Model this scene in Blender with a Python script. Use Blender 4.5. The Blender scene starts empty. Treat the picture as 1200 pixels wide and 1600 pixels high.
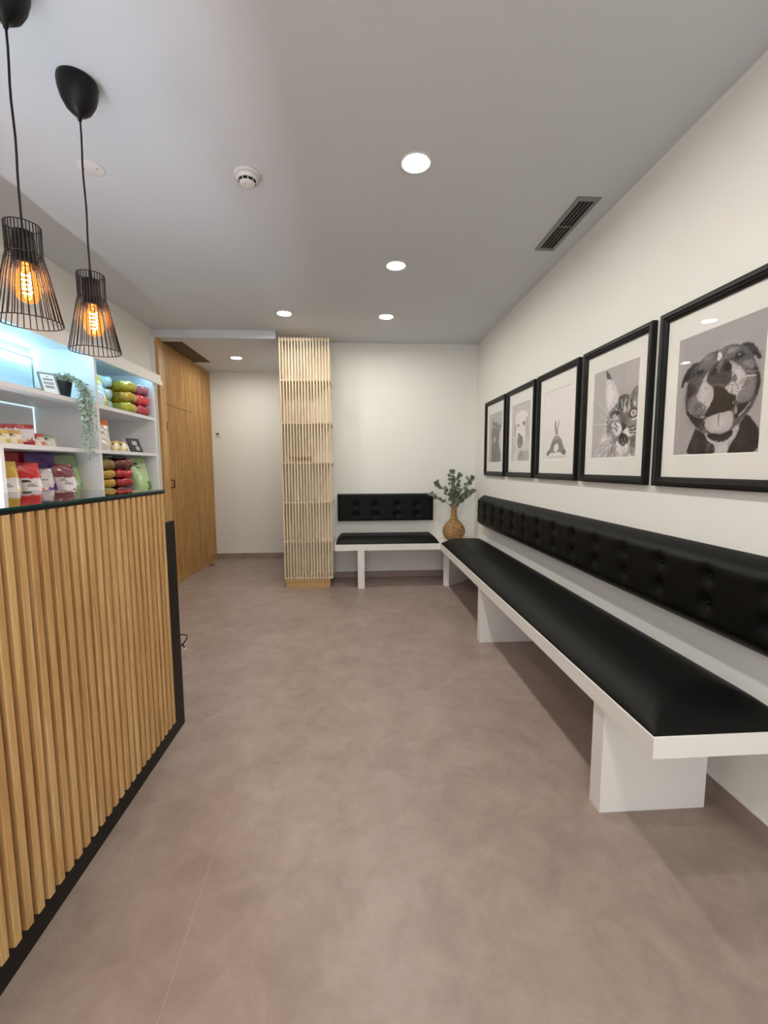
import bpy, bmesh, math, random
import numpy as np
from mathutils import Matrix, Vector, noise
random.seed(7)
S = bpy.context.scene
COL = S.collection
R = math.radians

# ---------------------------------------------------------------- camera
cam_d = bpy.data.cameras.new('camera')
cam = bpy.data.objects.new('camera', cam_d); COL.objects.link(cam)
pitch, yaw, roll = .10213, .06137, .00372          # tilt down, turn right, tiny roll
fw = Vector((math.sin(yaw)*math.cos(pitch), math.cos(yaw)*math.cos(pitch), -math.sin(pitch)))
rt = Vector((math.cos(yaw), -math.sin(yaw), 0)); dn = fw.cross(rt)
r2 = rt*math.cos(roll) + dn*math.sin(roll); d2 = dn*math.cos(roll) - rt*math.sin(roll)
cam.matrix_world = Matrix(((r2.x, -d2.x, -fw.x, 0), (r2.y, -d2.y, -fw.y, 0), (r2.z, -d2.z, -fw.z, 1.27), (0, 0, 0, 1)))
cam_d.sensor_fit = 'HORIZONTAL'; cam_d.sensor_width = 36; cam_d.lens = 36*684.3/1200
cam_d.clip_start = .02
S.camera = cam

# ---------------------------------------------------------------- light and exposure
S.view_settings.view_transform = 'Standard'; S.view_settings.look = 'None'
S.view_settings.gamma = 1; S.view_settings.use_curve_mapping = False
S.view_settings.exposure = 1.62
DOWNLIGHT = 88.0      # radiance of the downlight diffusers
LED = 4.2            # radiance of the shelf LED strips
DESK = 38.0           # radiance of the work light strip on the staff side of the counter
wd = bpy.data.worlds.new('world'); S.world = wd; wd.use_nodes = True
wd.node_tree.nodes['Background'].inputs[0].default_value = (.95, .97, 1.0, 1)
wd.node_tree.nodes['Background'].inputs[1].default_value = 1.1

# ---------------------------------------------------------------- materials
def lin(c):
    if isinstance(c, str):
        c = [int(c[i:i+2], 16)/255 for i in (0, 2, 4)]
    return [x/12.92 if x <= .04045 else ((x+.055)/1.055)**2.4 for x in c]
MATS = {}
def mat(name, col, rough=.5, metal=0., emit=None, es=0., bump=0., bscale=60., spec=.5, coat=0., var=0., vscale=4., alpha=1., trans=0.):
    m = bpy.data.materials.new(name); m.use_nodes = True; MATS[name] = m
    nt = m.node_tree; b = nt.nodes['Principled BSDF']; L = nt.links.new
    c = (*lin(col), 1)
    b.inputs['Base Color'].default_value = c; b.inputs['Roughness'].default_value = rough
    b.inputs['Metallic'].default_value = metal; b.inputs['Specular IOR Level'].default_value = spec
    b.inputs['Coat Weight'].default_value = coat; b.inputs['Alpha'].default_value = alpha
    b.inputs['Transmission Weight'].default_value = trans
    if emit:
        b.inputs['Emission Color'].default_value = (*lin(emit), 1); b.inputs['Emission Strength'].default_value = es
    tc = nt.nodes.new('ShaderNodeTexCoord')
    if var:
        n = nt.nodes.new('ShaderNodeTexNoise'); n.inputs['Scale'].default_value = vscale; n.inputs['Detail'].default_value = 6
        L(tc.outputs['Object'], n.inputs['Vector'])
        r = nt.nodes.new('ShaderNodeValToRGB'); r.color_ramp.elements[0].position = .3; r.color_ramp.elements[1].position = .7
        r.color_ramp.elements[0].color = tuple(x*(1-var) for x in c[:3])+(1,); r.color_ramp.elements[1].color = tuple(min(1, x*(1+var)) for x in c[:3])+(1,)
        L(n.outputs['Fac'], r.inputs[0]); L(r.outputs[0], b.inputs['Base Color'])
    if bump:
        n = nt.nodes.new('ShaderNodeTexNoise'); n.inputs['Scale'].default_value = bscale; n.inputs['Detail'].default_value = 4
        L(tc.outputs['Object'], n.inputs['Vector'])
        bp = nt.nodes.new('ShaderNodeBump'); bp.inputs['Strength'].default_value = bump; bp.inputs['Distance'].default_value = .004
        L(n.outputs['Fac'], bp.inputs['Height']); L(bp.outputs[0], b.inputs['Normal'])
    return m

def wood(name, dark, mid, light, axis=2, rough=.5, scale=1.):
    m = bpy.data.materials.new(name); m.use_nodes = True; MATS[name] = m
    nt = m.node_tree; b = nt.nodes['Principled BSDF']; L = nt.links.new
    tc = nt.nodes.new('ShaderNodeTexCoord'); mp = nt.nodes.new('ShaderNodeMapping')
    sc = [38*scale]*3; sc[axis] = 1.6*scale
    mp.inputs['Scale'].default_value = sc; L(tc.outputs['Object'], mp.inputs['Vector'])
    n = nt.nodes.new('ShaderNodeTexNoise'); n.inputs['Scale'].default_value = 1; n.inputs['Detail'].default_value = 5; n.inputs['Distortion'].default_value = .6
    L(mp.outputs[0], n.inputs['Vector'])
    r = nt.nodes.new('ShaderNodeValToRGB'); cr = r.color_ramp
    cr.elements[0].position = .3; cr.elements[0].color = (*lin(dark), 1)
    cr.elements[1].position = .72; cr.elements[1].color = (*lin(light), 1)
    e = cr.elements.new(.5); e.color = (*lin(mid), 1)
    L(n.outputs['Fac'], r.inputs[0])
    # fine pores
    mp2 = nt.nodes.new('ShaderNodeMapping'); sc2 = [300.]*3; sc2[axis] = 9.; mp2.inputs['Scale'].default_value = sc2
    L(tc.outputs['Object'], mp2.inputs['Vector'])
    n2 = nt.nodes.new('ShaderNodeTexNoise'); n2.inputs['Scale'].default_value = 1; n2.inputs['Detail'].default_value = 2
    L(mp2.outputs[0], n2.inputs['Vector'])
    mx = nt.nodes.new('ShaderNodeMix'); mx.data_type = 'RGBA'; mx.blend_type = 'MULTIPLY'
    r2_ = nt.nodes.new('ShaderNodeValToRGB'); r2_.color_ramp.elements[0].position = .35; r2_.color_ramp.elements[0].color = (.72, .66, .6, 1)
    r2_.color_ramp.elements[1].position = .5; r2_.color_ramp.elements[1].color = (1, 1, 1, 1)
    L(n2.outputs['Fac'], r2_.inputs[0]); mx.inputs[0].default_value = .6
    L(r.outputs[0], mx.inputs[6]); L(r2_.outputs[0], mx.inputs[7]); L(mx.outputs[2], b.inputs['Base Color'])
    b.inputs['Roughness'].default_value = rough
    bp = nt.nodes.new('ShaderNodeBump'); bp.inputs['Strength'].default_value = .15; bp.inputs['Distance'].default_value = .002
    L(n2.outputs['Fac'], bp.inputs['Height']); L(bp.outputs[0], b.inputs['Normal'])
    return m

def attr_mat(name, rough=.5, coat=0., bump=0., spec=.5, bscale=40., trans=0.):
    m = bpy.data.materials.new(name); m.use_nodes = True; MATS[name] = m
    nt = m.node_tree; b = nt.nodes['Principled BSDF']; L = nt.links.new
    a = nt.nodes.new('ShaderNodeAttribute'); a.attribute_name = 'print'
    L(a.outputs['Color'], b.inputs['Base Color'])
    b.inputs['Roughness'].default_value = rough; b.inputs['Coat Weight'].default_value = coat
    b.inputs['Coat Roughness'].default_value = .12; b.inputs['Specular IOR Level'].default_value = spec
    b.inputs['Transmission Weight'].default_value = trans
    if bump:
        tc = nt.nodes.new('ShaderNodeTexCoord'); n = nt.nodes.new('ShaderNodeTexNoise'); n.inputs['Scale'].default_value = bscale
        L(tc.outputs['Object'], n.inputs['Vector']); bp = nt.nodes.new('ShaderNodeBump'); bp.inputs['Strength'].default_value = bump; bp.inputs['Distance'].default_value = .01
        L(n.outputs['Fac'], bp.inputs['Height']); L(bp.outputs[0], b.inputs['Normal'])
    return m

def floor_mat():
    m = bpy.data.materials.new('vinyl_floor'); m.use_nodes = True
    nt = m.node_tree; b = nt.nodes['Principled BSDF']; L = nt.links.new
    tc = nt.nodes.new('ShaderNodeTexCoord')
    def nz(s, d, rg=.6, dist=0.):
        n = nt.nodes.new('ShaderNodeTexNoise'); n.inputs['Scale'].default_value = s; n.inputs['Detail'].default_value = d
        n.inputs['Roughness'].default_value = rg; n.inputs['Distortion'].default_value = dist
        L(tc.outputs['Object'], n.inputs['Vector']); return n
    a, c, f = nz(1.3, 9, .62, .5), nz(7., 10, .72, .5), nz(420, 2)
    mm = nt.nodes.new('ShaderNodeMix'); mm.inputs[0].default_value = .55
    L(a.outputs['Fac'], mm.inputs[2]); L(c.outputs['Fac'], mm.inputs[3])
    m2 = nt.nodes.new('ShaderNodeMix'); m2.inputs[0].default_value = .08
    L(mm.outputs[0], m2.inputs[2]); L(f.outputs['Fac'], m2.inputs[3])
    r = nt.nodes.new('ShaderNodeValToRGB'); cr = r.color_ramp
    cr.elements[0].position = .34; cr.elements[0].color = (*lin(FLOOR[0]), 1)
    cr.elements[1].position = .66; cr.elements[1].color = (*lin(FLOOR[2]), 1)
    e = cr.elements.new(.5); e.color = (*lin(FLOOR[1]), 1)
    L(m2.outputs[0], r.inputs[0]); L(r.outputs[0], b.inputs['Base Color'])
    b.inputs['Roughness'].default_value = .40; b.inputs['Specular IOR Level'].default_value = .5
    return m
FLOOR = ('85736b', '99877d', 'a9988f')
M_FLOOR = floor_mat()
M_WALL = mat('wall_paint', 'e9e8e1', .85, bump=.06, bscale=120)
M_CEIL = mat('ceiling_paint', 'd2d5d8', .9, bump=.06, bscale=90)
M_WHITE = mat('white_lacquer', 'e9e6e0', .45)
M_SHELF = mat('white_melamine', 'e8eaeb', .4)
M_BLACK = mat('black_board', '14100d', .5, spec=.3)
M_FRAME = mat('black_frame_lacquer', '080807', .4, spec=.3)
M_LEATHER = mat('black_leatherette', '040504', .46, bump=.12, bscale=400, spec=.17)
M_OAK = wood('oak_slats', 'b08450', 'c89e66', 'dab680')
M_OAKD = wood('oak_door_slats', 'a87c46', 'bf9357', 'd1aa70')
M_OAKB = wood('oak_backing', '4c3218', '583c20', '664828')
M_ASH = wood('pale_ash', 'cdbb9e', 'e0cfb2', 'eee1c8')
M_PLINTH = wood('oak_plinth', 'b08a56', 'c29c68', 'd0ac7a', axis=0)
M_METAL = mat('grey_aluminium', '8b8b88', .45, metal=.6)
M_SLOT = mat('dark_slot', '050505', .8)
M_PLASTIC = mat('white_plastic', 'dedcd8', .4)
M_BPLASTIC = mat('black_plastic', '060505', .45, spec=.3)
M_WIRE = mat('dark_bronze_wire', '2a1f1c', .4, metal=.3)
M_BOARD = mat('white_mat_board', 'ecebe4', .8)
M_BROWN = mat('dark_brown_panel', '54483a', .6)
M_BRASS = mat('aged_brass', '8a744c', .4, metal=.8)
M_LIGHT = mat('downlight_diffuser', 'ffffff', .5, emit='fffaf2', es=DOWNLIGHT)
M_LED = mat('led_strip', 'ffffff', .5, emit='92d4f4', es=LED)
M_FIL = mat('glowing_filament', 'ffffff', .5, emit='ffb868', es=110)
M_LEAFP = mat('pale_string_leaves', 'b4c9b6', .6, var=.3, vscale=60)
M_LEAFE = mat('eucalyptus_leaf', '6c7863', .65, var=.35, vscale=25)
M_STEM = mat('brown_stem', '5a4a36', .7)
M_WICK = mat('wicker', '9c7340', .6, var=.35, vscale=45)
M_TEXT = mat('dark_print', '2a2a2a', .6)
M_PRINT = attr_mat('photo_print', .6)
M_POUCH = attr_mat('glossy_pouch', .32, coat=.6, bump=.35, bscale=18)
M_PACK = attr_mat('crinkled_film_pack', .25, coat=.8, bump=.6, bscale=26)
def thin_glass(name, col=(1, 1, 1), tint=1., glow=None):
    m = bpy.data.materials.new(name); m.use_nodes = True; nt = m.node_tree; nt.nodes.clear(); L = nt.links.new
    o = nt.nodes.new('ShaderNodeOutputMaterial'); mx = nt.nodes.new('ShaderNodeMixShader')
    t = nt.nodes.new('ShaderNodeBsdfTransparent'); t.inputs[0].default_value = (*[c*tint for c in col], 1)
    g = nt.nodes.new('ShaderNodeBsdfGlossy'); g.inputs['Roughness'].default_value = .01
    f = nt.nodes.new('ShaderNodeLayerWeight'); f.inputs['Blend'].default_value = .5
    p = nt.nodes.new('ShaderNodeMath'); p.operation = 'POWER'; p.inputs[1].default_value = 5
    q = nt.nodes.new('ShaderNodeMath'); q.operation = 'MULTIPLY_ADD'; q.inputs[1].default_value = .75; q.inputs[2].default_value = .03
    L(f.outputs['Facing'], p.inputs[0]); L(p.outputs[0], q.inputs[0])
    L(q.outputs[0], mx.inputs[0]); L(t.outputs[0], mx.inputs[1]); L(g.outputs[0], mx.inputs[2]); L(mx.outputs[0], o.inputs[0])
    if glow:                                        # emission added to the bulb glass, standing in for filament light in it
        e = nt.nodes.new('ShaderNodeEmission'); e.inputs[0].default_value = (*glow[:3], 1); e.inputs[1].default_value = glow[3]
        ad = nt.nodes.new('ShaderNodeAddShader'); L(mx.outputs[0], ad.inputs[0]); L(e.outputs[0], ad.inputs[1]); L(ad.outputs[0], o.inputs[0])
    return m
M_GLASS = thin_glass('picture_glass')
M_BULB = thin_glass('amber_bulb_glass', (1., .62, .32), glow=(1., .33, .07, .2))
M_TOPG = mat('green_edged_glass', '060c0b', .03, spec=.45)
M_EDGE = mat('glass_edge_green', '0e3a32', .12)

# ---------------------------------------------------------------- mesh helpers
class MB:
    """collects boxes, tubes and lathes and links them as ONE mesh object"""
    def __init__(s): s.v = []; s.f = []; s.mi = []; s.sm = []
    def add(s, vs, fs, mi=0, smooth=False):
        o = len(s.v); s.v += [tuple(v) for v in vs]; s.f += [tuple(i+o for i in f) for f in fs]; s.mi += [mi]*len(fs); s.sm += [smooth]*len(fs); return s
    def box(s, x0, x1, y0, y1, z0, z1, c=0., mi=0):
        """box; c chamfers the four long vertical edges lightly"""
        if c:
            P = [(x0+c, y0), (x1-c, y0), (x1, y0+c), (x1, y1-c), (x1-c, y1), (x0+c, y1), (x0, y1-c), (x0, y0+c)]
            n = 8
            vs = [(x, y, z0) for x, y in P]+[(x, y, z1) for x, y in P]
            fs = [tuple(range(n-1, -1, -1)), tuple(range(n, 2*n))]+[(i, (i+1) % n, n+(i+1) % n, n+i) for i in range(n)]
            return s.add(vs, fs, mi)
        vs = [(x, y, z) for z in (z0, z1) for x, y in ((x0, y0), (x1, y0), (x1, y1), (x0, y1))]
        return s.add(vs, [(3, 2, 1, 0), (4, 5, 6, 7), (0, 1, 5, 4), (1, 2, 6, 5), (2, 3, 7, 6), (3, 0, 4, 7)], mi)
    def prism(s, pts, z0, z1, mi=0):
        n = len(pts); vs = [(x, y, z0) for x, y in pts]+[(x, y, z1) for x, y in pts]
        return s.add(vs, [tuple(range(n-1, -1, -1)), tuple(range(n, 2*n))]+[(i, (i+1) % n, n+(i+1) % n, n+i) for i in range(n)], mi)
    def lathe(s, prof, n=32, c=(0, 0), mi=0, smooth=True, closed=False):
        vs = [(c[0]+r*math.cos(2*math.pi*k/n), c[1]+r*math.sin(2*math.pi*k/n), z) for r, z in prof for k in range(n)]
        m = len(prof); fs = []
        for i in range(m-1 if not closed else m):
            j = (i+1) % m
            for k in range(n): fs.append((i*n+k, i*n+(k+1) % n, j*n+(k+1) % n, j*n+k))
        if not closed:
            if prof[0][0] > 1e-5: fs.append(tuple(range(n-1, -1, -1)))
            if prof[-1][0] > 1e-5: fs.append(tuple((m-1)*n+k for k in range(n)))
        return s.add(vs, fs, mi, smooth)
    def tube(s, pts, r, n=8, mi=0, loop=False):
        pts = [Vector(p) for p in pts]; m = len(pts); vs = []
        rr = r if isinstance(r, (list, tuple)) else [r]*m
        up = None
        for i, p in enumerate(pts):
            if loop: d = (pts[(i+1) % m]-pts[i-1])
            else: d = (pts[min(i+1, m-1)]-pts[max(i-1, 0)])
            d.normalize()
            if up is None: up = Vector((0, 0, 1)) if abs(d.z) < .9 else Vector((1, 0, 0))
            a = d.cross(up); a.normalize(); b = a.cross(d); up = b
            for k in range(n):
                t = 2*math.pi*k/n; vs.append(p+(a*math.cos(t)+b*math.sin(t))*rr[i])
        fs = []
        for i in range(m if loop else m-1):
            j = (i+1) % m
            for k in range(n): fs.append((i*n+k, i*n+(k+1) % n, j*n+(k+1) % n, j*n+k))
        if not loop: fs += [tuple(range(n-1, -1, -1)), tuple((m-1)*n+k for k in range(n))]
        return s.add(vs, fs, mi, True)
    def ball(s, c, r, n=12, mi=0):
        rx, ry, rz = r if isinstance(r, (tuple, list)) else (r, r, r)
        vs = []; m = n//2
        for i in range(m+1):
            ph = math.pi*i/m
            for k in range(n):
                t = 2*math.pi*k/n; vs.append((c[0]+rx*math.sin(ph)*math.cos(t), c[1]+ry*math.sin(ph)*math.sin(t), c[2]+rz*math.cos(ph)))
        fs = [(i*n+k, (i+1)*n+k, (i+1)*n+(k+1) % n, i*n+(k+1) % n) for i in range(m) for k in range(n)]
        return s.add(vs, fs, mi, True)
    def build(s, name, mats, parent=None, kind=None, label=None, cat=None, group=None, origin=None):
        me = bpy.data.meshes.new(name); vs = s.v
        if origin is not None: vs = [(x-origin[0], y-origin[1], z-origin[2]) for x, y, z in vs]
        me.from_pydata(vs, [], s.f)
        mats = mats if isinstance(mats, (list, tuple)) else [mats]
        for m in mats: me.materials.append(m)
        me.polygons.foreach_set('material_index', s.mi); me.polygons.foreach_set('use_smooth', s.sm)
        bm = bmesh.new(); bm.from_mesh(me); bmesh.ops.remove_doubles(bm, verts=bm.verts, dist=1e-6)
        bmesh.ops.recalc_face_normals(bm, faces=bm.faces); bm.to_mesh(me); bm.free(); me.update()
        o = bpy.data.objects.new(name, me); COL.objects.link(o)
        if origin is not None: o.location = origin
        if parent is not None:
            o.parent = parent
            if origin is None: o.matrix_parent_inverse = Matrix.Translation(parent.location).inverted()
        tag(o, label, cat, group, kind)
        return o
def tag(o, label=None, cat=None, group=None, kind=None):
    if label: o['label'] = label
    if cat: o['category'] = cat
    if group: o['group'] = group
    if kind: o['kind'] = kind
def thing(name, loc, label, cat, group=None, rz=0, rx=0):
    o = bpy.data.objects.new(name, None); COL.objects.link(o); o.empty_display_size = .05
    o.location = loc; o.rotation_euler = (rx, 0, rz); tag(o, label, cat, group); return o
def local(o, parent):
    """parent a mesh whose vertices are already in the thing's own frame"""
    o.parent = parent; o.matrix_parent_inverse = Matrix.Identity(4); return o
def copy_thing(root, loc, label, group=None, rz=None):
    r = root.copy(); COL.objects.link(r); r.location = loc
    if rz is not None: r.rotation_euler = (root.rotation_euler[0], 0, rz)
    r['label'] = label
    if group: r['group'] = group
    for ch in list(root.children):
        c = ch.copy(); COL.objects.link(c); c.parent = r
        for g in ch.children:
            d = g.copy(); COL.objects.link(d); d.parent = c
    return r
def struct(name, mb, m, parent=None): return mb.build(name, m, parent, kind='structure' if parent is None else None)

# ---------------------------------------------------------------- painting of flat prints
def inpoly(U, V, P):
    ins = np.zeros(U.shape, bool); n = len(P)
    for i in range(n):
        x0, y0 = P[i]; x1, y1 = P[(i+1) % n]
        if y0 == y1: continue
        c = ((y0 > V) != (y1 > V)) & (U < (x1-x0)*(V-y0)/(y1-y0)+x0)
        ins ^= c
    return ins
def smooth_pts(P, it=2):
    for _ in range(it):
        Q = []
        for i in range(len(P)):
            a, b = P[i], P[(i+1) % len(P)]
            Q += [(a[0]*.75+b[0]*.25, a[1]*.75+b[1]*.25), (a[0]*.25+b[0]*.75, a[1]*.25+b[1]*.75)]
        P = Q
    return P
def blur(A, k=1):
    for _ in range(k):
        B = np.pad(A, 1, mode='edge'); A = (B[1:-1, 1:-1]*2+B[:-2, 1:-1]+B[2:, 1:-1]+B[1:-1, :-2]+B[1:-1, 2:])/6
    return A
def paint_art(ops, nx, ny, fur=10, seed=1):
    """greyscale print: p/q polygons, e ellipses, l lines, g soft tones, h hair strokes; page coordinates 0..1"""
    rs = np.random.RandomState(seed); U, V = np.meshgrid((np.arange(nx)+.5)/nx, (np.arange(ny)+.5)/ny)
    n1 = blur(rs.randn(ny, nx), 2); n1 /= n1.std()
    n2 = rs.randn(ny, nx)
    for _ in range(4): n2 = (n2+np.roll(n2, 1, 0)+np.roll(n2, 2, 0))/3
    n2 /= n2.std()
    WU = U+n1*.0025; WV = V+np.roll(n1, 7, 1)*.002
    A = np.zeros((ny, nx)); F = np.zeros((ny, nx))
    for o in ops:
        k = o[0]
        if k == 'bg': A[:] = o[1]; continue
        if k == 'g':
            cx, cy, rx, ry = o[2]; A = A+o[1]*np.exp(-((U-cx)/rx)**2-((V-cy)/ry)**2); continue
        if k == 'h':
            cx, cy, x0, y0, x1, y1 = o[2]
            for _ in range(o[3]):
                x, y = rs.uniform(x0, x1), rs.uniform(y0, y1); dx, dy = x-cx, y-cy; q = math.hypot(dx, dy)+1e-6
                an = math.atan2(dy, dx)+rs.uniform(-.35, .35); ln = o[4]*rs.uniform(.5, 1.2); i0, j0 = int(x*nx), int(y*ny)
                if not (0 <= i0 < nx and 0 <= j0 < ny) or F[j0, i0] < .5: continue
                for t in np.linspace(0, ln, max(3, int(ln*ny*1.3))):
                    i, j = int((x+math.cos(an)*t)*nx), int((y+math.sin(an)*t)*ny)
                    if 0 <= i < nx and 0 <= j < ny: w = .55*(1-t/ln*.6); A[j, i] = A[j, i]*(1-w)+o[1]*w
            continue
        if k in 'pq':
            P = [tuple(o[2][i:i+2]) for i in range(0, len(o[2]), 2)]; m = inpoly(WU, WV, smooth_pts(P) if k == 'p' else P)
        elif k == 'e': cx, cy, rx, ry = o[2]; m = ((WU-cx)/max(rx, .004))**2+((WV-cy)/max(ry, .004))**2 < 1
        elif k == 'l':
            m = np.zeros(A.shape, bool); q = o[2]
            for i in range(0, len(q)-2, 2):
                x0, y0, x1, y1 = q[i:i+4]; dx, dy = x1-x0, y1-y0; t = np.clip(((U-x0)*dx+(V-y0)*dy)/(dx*dx+dy*dy+1e-9), 0, 1)
                m |= (U-x0-t*dx)**2+(V-y0-t*dy)**2 < (o[3]/2)**2
        soft = blur(m.astype(float), 2 if k in 'pq' else 1)
        A = A*(1-soft)+o[1]*soft
        if k != 'l': F = np.maximum(F, soft)
    A = blur(A, 1)+F*(n1*fur*.3+n2*fur*.3)
    A = np.clip((A/255-.15)/.75, 0, 1.1)
    return np.clip(.035+.92*A**.85, 0, .93)
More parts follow.
